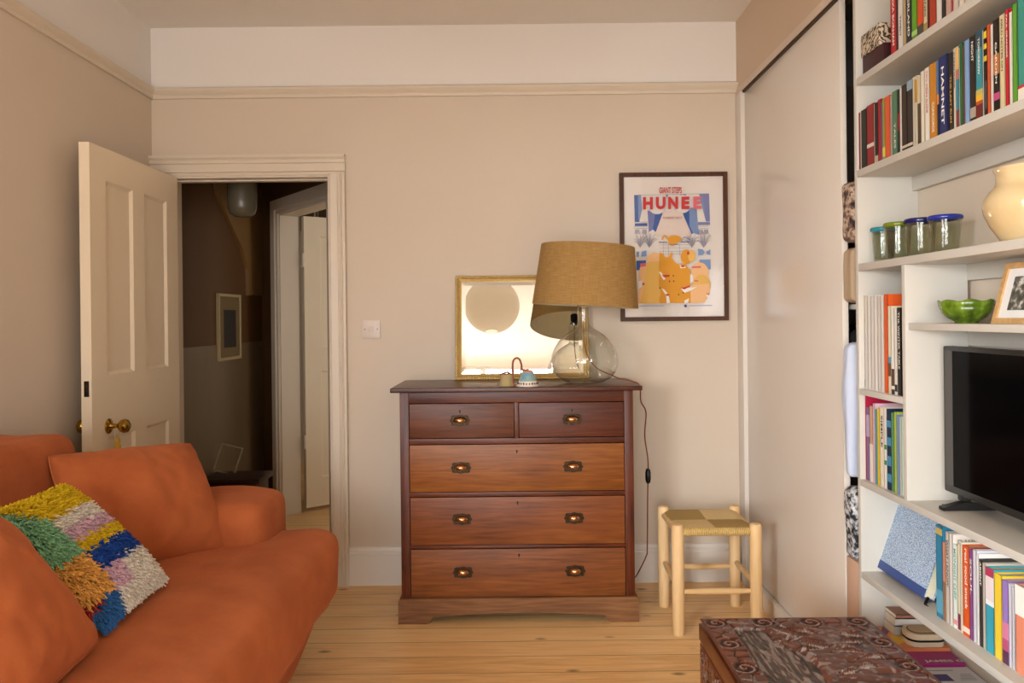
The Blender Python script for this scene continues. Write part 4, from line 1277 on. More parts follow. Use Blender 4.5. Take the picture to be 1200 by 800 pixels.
# =================================================================== BOOKCASE
SX, SYB, SYF = XR, 2.41, .88
bc = empty('bookcase', ((SX + XW) / 2, (SYB + SYF) / 2, 0), 'tall built-in white bookcase with open shelves filling the right wall', 'bookcase')
b = MB(); b.box((SX, SYB, 0), (XW - .001, SYB + .018, ZC - .002), .001); b.build('side_panel', M['shelf'], bc)
b = MB(); b.box((SX, SYF - .018, 0), (XW - .001, SYF, ZC - .002), .001); b.build('side_panel', M['shelf'], bc)
DVY = 2.122
def shelf(z0, z1, ya=SYF, yb=SYB, x0=SX):
    b = MB(); b.box((x0, ya, z0), (XW - .001, yb, z1), .0015); return b.build('shelf', M['shelf'], bc)
Z1, Z2, Z3, Z4, Z5, Z6, Z7, ZM = 2.000, 1.715, 1.423, 1.240, .752, .464, .272, 1.034
shelf(Z1 - .022, Z1); shelf(Z2 - .022, Z2); shelf(Z3 - .022, Z3); shelf(Z5 - .020, Z5); shelf(Z6 - .020, Z6); shelf(Z7 - .020, Z7)
shelf(Z4 - .018, Z4, SYF, DVY, SX + .008); shelf(ZM - .018, ZM, DVY + .018, SYB)
b = MB(); b.box((SX, DVY, Z5), (1.244, DVY + .018, Z3 - .022), .001); b.build('divider', M['shelf'], bc)
for z, ya, yb in ((Z1 - .022, SYF, SYB), (Z2 - .022, SYF, SYB), (Z3 - .022, SYF, DVY - .001), (Z4 - .018, SYF, DVY - .001)):
    b = MB(); b.box((XW - .020, ya, z - .045), (XW - .001, yb, z), .001); b.build('batten', M['shelf'], bc)
b = MB(); b.box((SX + .03, SYF, 0), (SX + .045, SYB, Z7 - .020)); b.build('plinth', M['shelf'], bc)

# ------------------------------------------------------------------ books
def mark_col(c):
    r, g, b_, _ = lin(c); return 'E8E2D4' if (.3 * r + .6 * g + .1 * b_) < .28 else '2E2A30'
def spine_xf(x, y, z, length, width):
    """maps a 1x1 word (x along, y up) to a spine: reads downward, tops to the right"""
    return Matrix(((0, 0, -1, x), (0, -width, 0, y + width / 2), (-length, 0, 0, z), (0, 0, 0, 1)))
BOOKS = []
def book(y_far, y_near, z, h, x, depth, col, label, cat='book', group=None, deco=(), word=None, wcol=None, wz=(.12, .8), wfrac=.55, tilt=0, hard=True, pages=None):
    """a book standing with its spine at X = x; deco = [(from, to, colour)] bands up the spine"""
    y_far -= .0006; y_near += .0006
    t = y_far - y_near; yc = (y_far + y_near) / 2
    mats = [plain(col, .45, spec=.35, var=.04, scale=20), M['pages'] if not pages else plain(pages, .8)]
    b = MB(); th = min(.0022, t * .2)
    b.box((x, y_near, z), (x + th, y_far, z + h), .0006 if t > .004 else 0)
    b.box((x, y_near, z), (x + depth, y_near + th, z + h)); b.box((x, y_far - th, z), (x + depth, y_far, z + h))
    i = .003 if hard else .0004
    b.box((x + th, y_near + th, z + i), (x + depth - i, y_far - th, z + h - i), 0, 1)
    for f0, f1, c in deco:
        mats.append(plain(c, .45, spec=.35, var=.03, scale=20))
        b.box((x - .0004, y_near + .0002, z + h * f0), (x + .0006, y_far - .0002, z + h * f1), 0, len(mats) - 1)
    o = b.build(name_of(cat), mats, None, smooth=0, origin=(x + depth / 2, yc, z))
    tag(o, label, cat, group)
    if word:
        me = text_mesh(word, .02)
        wb = MB(); L = h * (wz[1] - wz[0]); wd = t * wfrac
        wb.mesh(me, spine_xf(x - .0007, yc, z + h * wz[1], L, wd))
        wb.build('spine_title', plain(wcol or mark_col(col), .5), o, smooth=0, fixn=False)
    if tilt:
        o.rotation_euler = (R(tilt), 0, 0)
    BOOKS.append(o)
    return o
def name_of(cat): return cat.replace(' ', '_')

def row(entries, conv, z, x, place, group, depth=.13, cat='book', jx=None):
    """entries: (left, right, height, colour, description, options); left/right are columns along the shelf edge"""
    prev = None
    for n_, e in enumerate(entries):
        a, c, h, colr, desc = e[:5]; opt = dict(e[5]) if len(e) > 5 else {}
        xx = x + opt.pop('dx', 0); ct = opt.pop('cat', cat)
        yf, yn = y_on(conv(a), z, xx), y_on(conv(c), z, xx)
        yf = min(yf, SYB - .002)
        if n_ + 1 < len(entries) and prev is None: where = 'beside the ' + entries[n_ + 1][4]
        elif prev is None: where = ''
        else: where = 'next to the ' + prev
        book(yf, yn, z, h, xx, opt.pop('depth', depth), colr, f'{desc} {place}, {where}', ct, group, **opt)
        prev = desc

# shelf 2: long row of paperbacks (columns measured near the bottoms of the spines)
c2 = lambda a: 990 + a / 5.333 + .2
S2 = [
 (78, 99, .178, '8E1B22', 'dark red paperback'), (99, 104, .178, 'DAD2C4', 'thin white paperback'), (104, 139, .180, '17201C', 'black green paperback'),
 (139, 184, .183, '8C1A20', 'deep red hardback', dict(deco=((.30, .36, 'D8CFC8'),))), (184, 189, .178, 'D8CFC2', 'slim cream paperback'), (189, 209, .178, '1B1614', 'black paperback', dict(deco=((.0, .12, 'B8A88C'),))),
 (209, 229, .182, 'A3182A', 'crimson paperback'), (229, 237, .170, '6C6A9C', 'lilac paperback'), (237, 252, .176, '9FA43A', 'lime paperback', dict(deco=((.05, .2, 'D8CF4C'),))),
 (252, 284, .178, 'D8582C', 'orange paperback'), (284, 299, .172, 'A8988C', 'grey pink paperback'), (299, 330, .180, '4C7C5C', 'sage green paperback', dict(word='PENGUIN TALES'[8:], wz=(.1, .5), wfrac=.3)),
 (330, 345, .178, '2A2422', 'charcoal paperback', dict(deco=((.35, .62, '8C1E22'),))), (345, 357, .178, 'E2DCD0', 'white paperback'),
 (357, 391, .182, '33231C', 'dark brown paperback', dict(deco=((.04, .08, 'C8BCA8'),))), (391, 426, .184, '2C2624', 'dark novel', dict(deco=((.86, 1, '8CA0AC'), (.04, .08, 'C8BCA8')))),
 (426, 440, .186, 'D8CDB8', 'beige paperback'), (440, 456, .186, 'D8D0B8', 'cream and mustard paperback', dict(deco=((.62, .95, 'B48A1E'),))), (456, 476, .180, '54422C', 'brown tan paperback', dict(deco=((.6, 1, 'C8B89C'),))),
 (476, 501, .188, 'E0D6C2', 'plain cream paperback'), (501, 531, .190, 'E6DDCC', 'cream paperback with red title', dict(word='TWO WEEKS ALONE', wcol='B02A30', wz=(.38, .96), wfrac=.34)),
 (531, 578, .192, 'C07E22', 'ochre paperback', dict(word='CONCORDE', wz=(.08, .48), wfrac=.3, wcol='F0E6D0')), (578, 590, .192, '1E2A44', 'navy and blue paperback', dict(deco=((.55, 1, '2E74B8'), (.42, .55, 'D88A4A')))),
 (590, 641, .196, '1E2A60', 'navy blue novel', dict(word='HAMNET', wz=(.12, .86), wfrac=.34, wcol='F0ECE4')), (641, 650, .190, '1C2448', 'thin ink blue paperback'), (650, 681, .192, '241E1C', 'black novel with gold title', dict(word='THE LAST RUN', wcol='C8A04A', wz=(.1, .7), wfrac=.34)),
 (681, 696, .196, 'D8CFC0', 'ivory paperback', dict(word='REMINDER', wz=(.5, .95), wfrac=.4)), (696, 716, .196, '2E88A0', 'teal striped paperback', dict(deco=((.72, 1, 'D8B060'), (.0, .22, '7C3A34'), (.6, .72, 'B06A5A')))),
 (716, 722, .19, 'DDD6C8', 'slender white paperback'), (722, 742, .198, '1E6A3A', 'bright green paperback'), (742, 750, .190, '8C2830', 'thin maroon paperback'), (750, 783, .198, '7CA2CC', 'sky blue paperback'),
 (783, 820, .200, '2A1E18', 'dark chocolate paperback', dict(deco=((.04, .16, 'A89888'),), word='NIGHT', wz=(.7, .93), wfrac=.35)), (820, 864, .202, '3C8C98', 'sunset gradient paperback', dict(deco=((.0, .16, '6A2420'), (.16, .2, 'B04A28'), (.2, .27, 'E0B030'), (.27, .33, 'C0B060'), (.8, 1, '2C4A58')), word='TOMORROW', wz=(.5, .92), wfrac=.28)),
 (864, 871, .198, 'DAD2C2', 'narrow cream paperback'), (871, 891, .200, '1C1816', 'black paperback with yellow letters', dict(deco=((.62, .68, 'D8C030'), (.76, .82, 'D8C030'), (.88, .96, 'D8C030'), (.08, .4, '4A4440')))), (891, 914, .202, 'D0582E', 'burnt orange paperback'),
 (914, 930, .198, 'E4DDD0', 'chalk white paperback'), (930, 969, .204, '1E1614', 'black orange paperback', dict(deco=((.4, .62, 'B8703A'), (.12, .2, 'C04880')), word='GARDEN', wz=(.3, .75), wfrac=.3)),
 (969, 1004, .206, 'D8C89C', 'straw coloured paperback', dict(word='FIELD NOTES ON', wz=(.4, .95), wfrac=.3)), (1004, 1030, .210, 'C01E2E', 'scarlet hardback', dict(word='PAUL GRANGER', wz=(.5, .95), wfrac=.34)), (1030, 1050, .200, 'E6E0D4', 'milk white paperback'),
 (1050, 1082, .212, '5C9A2C', 'grass green paperback'), (1082, 1130, .215, '3A8C7E', 'sea green hardback', dict(deco=((.0, .12, 'E0D8CC'), (.12, .15, 'B02A30')))), (1130, 1180, .21, 'C8C0A8', 'buff hardback'), (1180, 1240, .212, '6E3A2C', 'russet hardback'), (1240, 1290, .2, 'D8D2C4', 'pale hardback'),
]
row(S2, c2, Z2, SX + .006, 'on second shelf', 'books on the second shelf down')
# shelf 1
c1 = lambda a: 1000 + a / 8.0
S1 = [
 (352, 406, .215, 'B01A24', 'tall red hardback', dict(word='ALEXA BORHAM', wz=(.12, .86), wfrac=.36)), (406, 422, .20, '241E24', 'black paperback'), (422, 468, .205, 'DAD4CC', 'white paperback with black title', dict(word='TWIRLY', wz=(.18, .46), wfrac=.34)),
 (468, 497, .200, 'B8A078', 'tan paperback'), (497, 548, .205, '232A34', 'dark slate paperback', dict(word='OVERLAND', wz=(.1, .8), wfrac=.36)), (548, 600, .21, '5A9A20', 'vivid green paperback', dict(deco=((.06, .12, 'A8C878'),))),
 (600, 660, .21, 'CF4A1E', 'flame orange paperback', dict(deco=((0, .14, '44443C'),))), (660, 695, .2, 'D6C8A4', 'parchment paperback', dict(deco=((.02, .12, '9A8440'),), word='STONES', wz=(.2, .62), wfrac=.4)), (695, 712, .2, '4A1A14', 'dark maroon paperback'),
 (712, 780, .212, 'A83A1C', 'rust hardback'), (780, 830, .205, 'DAD2C8', 'white hardback'), (830, 868, .2, '262422', 'charcoal paperback', dict(deco=((.3, .36, 'D8D0C4'),))), (868, 920, .2, 'C09C90', 'dusty pink paperback'),
 (920, 936, .2, 'B8283C', 'thin red paperback'), (936, 990, .205, 'C8BAAC', 'grey cream paperback'), (990, 1045, .2, 'D8CCBC', 'ecru paperback'), (1045, 1100, .205, 'C8B8A8', 'beige hardback'), (1100, 1170, .2, '6A7A8C', 'blue grey paperback'), (1170, 1240, .21, '8C3A34', 'brick red hardback'),
]
row(S1, c1, Z1, SX + .008, 'on top shelf', 'books on the top shelf')
# box pair at the far end of the top shelf
ya, yb = 2.398, 2.262
b = MB(); b.box((SX + .016, yb, Z1), (XW - .03, ya, Z1 + .062), .002)
tag(b.build('storage_box', plain('3A1418', .5)), 'dark maroon box at the far end of the top shelf', 'box')
pz = NT('zigzag_paper'); wv_ = pz.n('ShaderNodeTexWave', wave_type='BANDS', bands_direction='DIAGONAL'); wv_.inputs['Scale'].default_value = 26; wv_.inputs['Distortion'].default_value = 9; wv_.inputs['Detail Scale'].default_value = 2.2
pz.l(pz.coord(), wv_.inputs['Vector']); pz.set(pz.ramp(wv_.outputs['Fac'], [(.25, '3A2E24'), (.45, 'B7A488'), (.9, 'CDBDA2')]), .6)
b = MB(); b.box((SX + .012, yb + .018, Z1 + .062), (XW - .04, ya + .002, Z1 + .128), .002)
tag(b.build('patterned_box', pz.m), 'small tan box with black zigzag pattern on top of the maroon box', 'box')

# narrow bay, upper: magazines
c3 = lambda a: 1005 + a / 3.333
S3 = [
 (16, 30, .292, 'E2DCD2', 'white magazine with yellow top', dict(deco=((.62, .99, 'D8C84A'), (.02, .1, '5A5A60')))), (30, 42, .29, 'D8D0C8', 'pale grey magazine'), (42, 55, .29, 'E4DDD4', 'white magazine'), (55, 68, .288, 'DDD5CC', 'stone magazine'),
 (68, 81, .288, 'E6E0D8', 'chalky magazine'), (81, 94, .286, 'D6CCC4', 'dove grey magazine'), (94, 106, .286, 'E2DAD0', 'off-white magazine'), (106, 121, .290, 'DC5A24', 'tall orange book', dict(cat='book')),
 (121, 133, .255, 'E0D6B8', 'cream book', dict(cat='book', deco=((.2, .35, '6A4A34'), (.35, .42, '4A90B0')))), (133, 146, .245, 'ECE6DC', 'white cookery book', dict(cat='book', deco=((.1, .3, '5A4238'), (0, .06, '3A3430')))), (146, 157, .25, 'E6E0D4', 'ivory book', dict(cat='book', deco=((.04, .12, '3A3430'),))), (157, 172, .25, '262220', 'black book with white title', dict(cat='book', word='THE WINTER TABLE', wz=(.3, .95), wfrac=.4)),
]
row(S3, c3, ZM, SX + .016, 'in upper narrow bay', 'magazines and books in the narrow bay', .165, 'magazine')
# narrow bay, lower
S4 = [
 (14, 25, .225, 'C8D0C4', 'pale green slim book', dict(dx=.01)), (25, 36, .262, 'B01C40', 'tall crimson book', dict(depth=.17)), (36, 49, .226, '7A5A88', 'purple book', dict(deco=((.6, .9, 'A898B8'),))), (49, 62, .232, 'C89C7C', 'tan picture book', dict(deco=((0, .5, 'E0D4C8'),))),
 (62, 70, .242, 'E2B8C4', 'pink book', dict(depth=.17)), (70, 78, .226, '4AA0B0', 'turquoise book'), (78, 89, .230, 'E0C030', 'yellow book'), (89, 106, .236, 'E2D6C0', 'beige book with grey title', dict(word='SIMPLE', wz=(.5, .9), wfrac=.4)),
 (106, 116, .230, 'ECE8DC', 'white book', dict(deco=((.5, .56, '4A8A4A'), (.3, .36, '4A8A4A')))), (116, 133, .236, '1E2E4A', 'navy patterned book', dict(deco=((.1, .2, '4A88B0'), (.3, .42, '4A88B0'), (.55, .65, '4A88B0'), (.78, .86, '4A88B0')))), (133, 145, .228, '5A9060', 'leaf green book'), (145, 155, .232, 'B0BE4A', 'lime green book'),
 (155, 166, .226, '7A96C4', 'cornflower blue book'), (166, 174, .222, 'D0DAC4', 'pale mint book'),
]
row(S4, c3, Z5, SX + .016, 'in lower narrow bay', 'books in the lower narrow bay', .15)

# lower shelf, right-hand run
c6 = lambda a: 1090 + a / 4.4445
S6 = [
 (34, 68, .243, '2C7C9C', 'teal blue hardback', dict(depth=.15, deco=((.05, .3, '5AA0B8'), (.9, .97, 'C8A858')))), (68, 84, .205, 'DA8C6C', 'coral book', dict(depth=.12, deco=((0, .5, '8A6A50'),))), (84, 104, .236, 'C8C0B4', 'grey beige book', dict(depth=.14, word='WHAT I KNOW', wz=(.4, .92), wfrac=.5)),
 (104, 121, .236, 'E8DDD2', 'tall pale memoir', dict(depth=.15)), (121, 146, .214, 'E0E8DC', 'white book with mint title', dict(depth=.13, word='MIDNIGHT CHEF', wcol='5AA898', wz=(.35, .95), wfrac=.5, deco=((.05, .11, 'D8989C'),))), (146, 162, .22, 'E6D6B6', 'cream book', dict(depth=.14, deco=((.02, .2, '7A2A44'),))), (162, 172, .228, 'E8DEC4', 'pale yellow book', dict(depth=.14)),
 (172, 208, .224, 'DA5A24', 'orange cookbook', dict(depth=.15, word='real good snack', wcol='F4E8DC', wz=(.3, .97), wfrac=.5, deco=((.04, .1, 'F0DCCC'),))), (208, 226, .222, '8C4C88', 'plum purple book', dict(depth=.15, word='SOUL', wz=(.5, .9))), (226, 246, .225, 'D8D4DC', 'lavender white book', dict(depth=.16)), (246, 258, .22, 'F0ECE4', 'bright white book', dict(depth=.16)), (258, 276, .21, '3A3634', 'black and grey book', dict(depth=.14, word='ABSENT', wz=(.7, .97))),
 (276, 292, .205, 'C4BCAC', 'stone grey book', dict(depth=.14)), (292, 336, .2, '3AA0B4', 'turquoise book with pink top', dict(depth=.13, deco=((.62, .9, 'E6D8D8'), (.9, 1, 'B03A5C'), (.56, .62, 'F0ECE8')))), (336, 378, .196, 'E8C83A', 'bright yellow book', dict(depth=.15)), (378, 412, .19, '9A7CC0', 'violet sunset book', dict(depth=.14, deco=((.0, .16, '5A3450'), (.16, .3, 'B8567C'), (.3, .5, 'D880A0')))),
 (412, 428, .188, 'E0DCE0', 'pale grey book', dict(depth=.14)), (428, 446, .186, 'CFCBD2', 'silver book', dict(depth=.14)), (446, 500, .196, 'E08A6C', 'salmon book with white top', dict(depth=.15, deco=((.66, 1, 'F0ECE2'),))), (500, 560, .2, '7A8C6C', 'moss green book'), (560, 620, .21, '3C4A6C', 'dusky blue book'), (620, 690, .2, 'C8B8A0', 'sandy hardback'),
]
row(S6, c6, Z6, SX + .040, 'on lowest bookshelf', 'books on the lowest bookshelf')
# author name on the front board of the pale memoir, seen above its shorter neighbour
bk_ = [o for o in BOOKS if o['label'].startswith('tall pale memoir')][0]
yn_ = min((bk_.matrix_basis @ v.co).y for v in bk_.data.vertices)
wb = MB()
for s, z0 in (('DAVID', .206), ('NOTT', .183)):
    wb.mesh(text_mesh(s, .0), Matrix(((.058 if s == 'DAVID' else .05, 0, 0, SX + .054), (0, 0, 1, yn_ - .0005), (0, .017, 0, Z6 + z0), (0, 0, 0, 1))))
wb.build('cover_title', plain('8A847C', .5), bk_, smooth=0, fixn=False)

# album leaning back against the wall, spine down
alb = empty('photo_album', (1.16, 2.282, Z6), 'large blue and white speckled album with navy spine leaning on the low shelf', 'album')
alb.rotation_euler = (0, R(19), 0)
wa_, ha_, ta_ = .28, .262, .030
ap = NT('speckled_paper'); f1 = ap.noise(ap.coord(), 420, 2); f2 = ap.noise(ap.coord((1, 1, 1), (3, 1, 2), (0, .6, .9)), 13, 3)
ap.set(ap.mix(ap.math('MULTIPLY', ap.ramp(f1, [(.44, 0.), (.56, 1.)]), .85), ap.mix(f2, lin('3E6494'), lin('6C94BC')), lin('DCE6EE')), .6)
navy = plain('3A4E86', .55)
X0 = -.04
b = MB(); b.box((X0, -wa_ / 2, .001), (X0 + .003, wa_ / 2, ha_), .0008); b.build('front_board', ap.m, alb, local=True)
b = MB(); b.box((X0 + ta_, -wa_ / 2, .001), (X0 + ta_ + .003, wa_ / 2, ha_), .0008); b.build('back_board', ap.m, alb, local=True)
b = MB(); b.box((X0 - .001, -wa_ / 2 - .001, 0), (X0 + ta_ + .004, wa_ / 2 + .001, .003), .001); b.box((X0 - .001, -wa_ / 2 - .001, 0), (X0 + .0005, wa_ / 2 + .001, .026)); b.build('spine', navy, alb, local=True)
b = MB(); b.box((X0 + .004, -wa_ / 2 + .004, .004), (X0 + ta_ - .001, wa_ / 2 - .004, ha_ - .004)); b.build('page_block', plain('E8DFC2', .8), alb, local=True)
b = MB(); b.tube(smooth_path([(X0 + .012, -wa_ / 2 - .001, .006), (X0 + .004, -wa_ / 2 - .012, -.012), (X0 + .008, -wa_ / 2 - .034, -.016), (X0 + .016, -wa_ / 2 - .060, -.016)]), .004, 8); b.build('ribbon', M['black'], alb, local=True)

# items lying on the lowest shelf
def flat_item(name, x0, x1, y0, y1, z0, z1, mats, label, cat, extra=None, rot=0):
    b = MB(); b.box((x0, y0, z0), (x1, y1, z1), .0008)
    if extra: extra(b, z1)
    o = b.build(name, mats, None, smooth=0); tag(o, label, cat, 'reading matter lying under the lowest bookshelf'); return o
def mag_x(b, z):
    zz = z + .0003
    b.poly([(1.085, 2.26, zz), (1.10, 2.26, zz), (1.25, 2.36, zz), (1.25, 2.40, zz), (1.16, 2.40, zz)], 1)
    b.poly([(1.16, 2.40, zz + .0002), (1.085, 2.30, zz + .0002), (1.085, 2.33, zz + .0002), (1.13, 2.40, zz + .0002)], 2)
    b.mesh(text_mesh('WEEKEND', .02), Matrix(((.085, 0, 0, 1.150), (0, .010, 0, 2.249), (0, 0, 1, zz + .0004), (0, 0, 0, 1))), 3)
flat_item('magazine', 1.075, 1.252, 2.165, 2.350, Z7, Z7 + .012, [plain('A82A78', .4), plain('E8DCE4', .5), plain('6A2A50', .4)], 'magenta magazine under the yellow magazine, behind the carved trunk', 'magazine',
          lambda b, z: b.mesh(text_mesh('JAMES G', .03), Matrix(((.110, 0, 0, 1.145), (0, .018, 0, 2.172), (0, 0, 1, z + .0004), (0, 0, 0, 1))), 1))
flat_item('magazine', 1.080, 1.255, 2.245, 2.405, Z7 + .012, Z7 + .022, [plain('E08A5A', .4), plain('E8B83A', .4), plain('7A4A5A', .4), plain('F0E8E0', .5)], 'yellow and orange magazine below the rounded cream case', 'magazine', mag_x)
flat_item('leaflet', 1.075, 1.250, 1.84, 2.158, Z7, Z7 + .006, [plain('E4E0E2', .5), plain('4A4A80', .5), plain('9A9AA4', .6)], 'white leaflet with a small navy picture beside the carved trunk', 'leaflet',
          lambda b, z: (b.poly([(1.115, 2.075, z + .0003), (1.170, 2.075, z + .0003), (1.170, 2.115, z + .0003), (1.115, 2.115, z + .0003)], 1), [b.poly([(1.19 + .004 * k, 2.08 + .008 * k, z + .0003), (1.235, 2.08 + .008 * k, z + .0003), (1.235, 2.083 + .008 * k, z + .0003), (1.19 + .004 * k, 2.083 + .008 * k, z + .0003)], 2) for k in range(5)], b.poly([(1.13, 2.135, z + .0003), (1.20, 2.135, z + .0003), (1.20, 2.139, z + .0003), (1.13, 2.139, z + .0003)], 2)))
zz = Z7 + .0222
for k, (c, hh, lb) in enumerate((('B9B2AC', .028, 'grey book lowest in the small stack under the blue album'), ('DAD3CA', .022, 'white book in the small stack under the blue album'), ('9A6A54', .012, 'thin brown book topping the small stack under the blue album'))):
    th = hh
    b = MB(); x0, x1, y0, y1 = 1.135 + .003 * k, 1.245, 2.335, 2.402
    b.box((x0, y0, zz), (x1, y0 + .002, zz + th)); b.box((x0, y0, zz), (x1, y1, zz + .0015)); b.box((x0, y0, zz + th - .0015), (x1, y1, zz + th)); b.box((x0 + .001, y0 + .002, zz + .0015), (x1 - .002, y1 - .002, zz + th - .0015), 0, 1)
    tag(b.build('book', [plain(c, .5), M['pages']], None, smooth=0), lb, 'book', 'small books stacked under the blue album'); zz += th + .0003
# rounded cream case with a black band
cs = empty('rounded_case', (1.196, 2.285, Z7 + .0225), 'rounded cream case with a black band on the yellow magazine', 'case')
def rrect(x0, x1, y0, y1, r, z, n=8):
    pts = []
    for cx, cy, a0 in ((x1 - r, y1 - r, 0), (x0 + r, y1 - r, 90), (x0 + r, y0 + r, 180), (x1 - r, y0 + r, 270)):
        for k in range(n + 1):
            a = R(a0 + 90 * k / n); pts.append((cx + r * math.cos(a), cy + r * math.sin(a), z))
    return pts
zb = Z7 + .0225
for nm, z0, z1, ins, mt in (('case_base', 0, .014, 0, plain('E0CDAE', .5)), ('zip_band', .014, .020, -.001, M['black']), ('case_lid', .020, .036, 0, plain('DCC6A4', .5))):
    b = MB(); b.prism(rrect(1.142 + ins, 1.250 - ins, 2.249 + ins, 2.325 - ins, .030, zb + z0), (0, 0, z1 - z0)); b.build(nm, mt, cs, smooth=30)
b = MB(); b.prism(rrect(1.152, 1.240, 2.258, 2.316, .026, zb + .036), (0, 0, .002)); b.build('lid_trim', plain('5A3A24', .5), cs, smooth=30)
b = MB(); b.prism(rrect(1.155, 1.237, 2.261, 2.313, .024, zb + .0375), (0, 0, .0012)); b.build('lid_panel', plain('C9AE86', .5), cs, smooth=30)

# ------------------------------------------------------------------ television
TVX, TVF, TVN, TVB, TVT = 1.158, 2.094, 1.372, .787, 1.178
tv = empty('television', (TVX + .02, (TVF + TVN) / 2, Z5), 'flat black television standing on the white shelf', 'television')
b = MB(); b.box((TVX, TVN, TVB), (TVX + .028, TVF, TVT), .004, seg=2); b.box((TVX + .026, TVN + .08, TVB + .02), (TVX + .060, TVF - .08, TVT - .12), .008); b.build('tv_body', M['tvframe'], tv)
scr = NT('screen_glass'); scr.set(lin('030304'), .12, 0, .04)
b = MB(); b.box((TVX - .0008, TVN + .012, TVB + .020), (TVX + .001, TVF - .045, TVT - .012)); b.build('screen', scr.m, tv, smooth=0)
b = MB(); b.box((TVX - .0006, TVF - .045, TVB + .020), (TVX + .001, TVF - .012, TVT - .012)); b.build('screen_reflection', plain('45423F', .4), tv, smooth=0)  # grey reflection along the screen's far edge, painted as a flat strip
for y in (TVF - .075, TVN + .09):
    b = MB()
    b.prism([(1.112, y - .011, Z5 + .0005), (1.112, y + .011, Z5 + .0005), (1.118, y + .014, Z5 + .013), (1.118, y - .014, Z5 + .013)], (.0, 0, 0.0001))
    b.add([(1.108, y - .012, Z5 + .0003), (1.108, y + .012, Z5 + .0003), (1.108, y + .012, Z5 + .009), (1.108, y - .012, Z5 + .009), (1.165, y - .012, Z5 + .0003), (1.165, y + .012, Z5 + .0003), (1.165, y + .012, Z5 + .022), (1.165, y - .012, Z5 + .022), (1.245, y - .012, Z5 + .0003), (1.245, y + .012, Z5 + .0003), (1.245, y + .012, Z5 + .010), (1.245, y - .012, Z5 + .010)],
          [(0, 1, 2, 3), (0, 4, 5, 1), (1, 5, 6, 2), (2, 6, 7, 3), (3, 7, 4, 0), (4, 8, 9, 5), (5, 9, 10, 6), (6, 10, 11, 7), (7, 11, 8, 4), (8, 11, 10, 9)])
    b.box((1.158, y - .014, Z5 + .024), (1.180, y + .014, TVB + .006), .003)
    b.build('tv_foot', M['tvframe'], tv, smooth=25)

# ------------------------------------------------------------------ glasses, jug, bowl, photograph
def tumbler(x, y, d, h, rim, label):
    t = empty('drinking_glass', (x, y, Z3), label, 'glass', 'coloured rim glasses on the shelf')
    r = d / 2
    b = MB()
    pr_ = [(0, .004), (r * .62, .003), (r * .74, .001), (r * .80, .006), (r * .84, .03), (r * .90, h * .6), (r * .97, h - .010), (r, h - .002)]
    b.lathe(pr_ + [(r - .003, h - .002), (r - .006, h - .012), (r * .86, h * .6), (r * .80, .03), (r * .74, .012), (0, .010)], (x, y, Z3), 40, cap=False)
    b.build('glass_body', M['tumbler'], t, smooth=80)
    b = MB(); n_ = 40; rr = .0058; vs = []; fs = []
    for i in range(n_):
        a = 2 * math.pi * i / n_
        for j in range(10):
            q = 2 * math.pi * j / 10; R_ = r - .0015 + rr * .75 * math.cos(q)
            vs.append((x + R_ * math.cos(a), y + R_ * math.sin(a), Z3 + h - .005 + rr * math.sin(q) * 1.15))
    for i in range(n_):
        for j in range(10): fs.append((i * 10 + j, ((i + 1) % n_) * 10 + j, ((i + 1) % n_) * 10 + (j + 1) % 10, i * 10 + (j + 1) % 10))
    b.add(vs, fs); b.build('coloured_rim', rim, t, smooth=80)
M['tumbler'] = thin_glass('tumbler_glass', (.86, .88, .82), 1.1, 30)
def rimglass(c): return plain(c, .12, spec=.6, var=.12, scale=40)
tumbler(1.128, 2.362, .070, .106, rimglass('1F7F8F'), 'tumbler with a turquoise rim, farthest of the row of glasses')
tumbler(1.130, 2.276, .076, .110, rimglass('6C7A1E'), 'tumbler with an olive green rim, between turquoise and blue ones')
tumbler(1.150, 2.187, .083, .110, rimglass('161A58'), 'dark blue rimmed tumbler standing next to the green rimmed one')
tumbler(1.157, 2.075, .083, .104, rimglass('20308A'), 'blue rimmed tumbler closest to the cream jug')

jx, jy = 1.165, 1.735
jg = empty('ceramic_jug', (jx, jy, Z3), 'round cream glazed jug with a wide neck on the shelf', 'jug')
jm = NT('cream_glaze'); fj = jm.noise(jm.coord(), 9, 4); jm.set(jm.ramp(fj, [(.3, 'C9AE7E'), (.7, 'D9C298')]), .12, 0, .6)
b = MB()
jp = [(0, .0), (.058, .0), (.062, .003), (.066, .012), (.084, .042), (.096, .072), (.0985, .090), (.095, .108), (.084, .126), (.0745, .136), (.071, .146), (.0712, .166), (.075, .174), (.0765, .179), (.074, .182), (.068, .180), (.067, .150), (.07, .136), (.08, .122), (.09, .09), (.06, .012), (0, .01)]
b.lathe([(r_0, z_0 * .94) for r_0, z_0 in jp], (jx, jy, Z3), 56, cap=False); b.build('jug_body', jm.m, jg, smooth=80)
b = MB(); b.tube(smooth_path([(jx + .0, jy + .070, Z3 + .160), (jx, jy + .093, Z3 + .158), (jx, jy + .112, Z3 + .135), (jx, jy + .112, Z3 + .10), (jx, jy + .097, Z3 + .078)]), .007, 10)
b.build('handle', jm.m, jg, smooth=80)

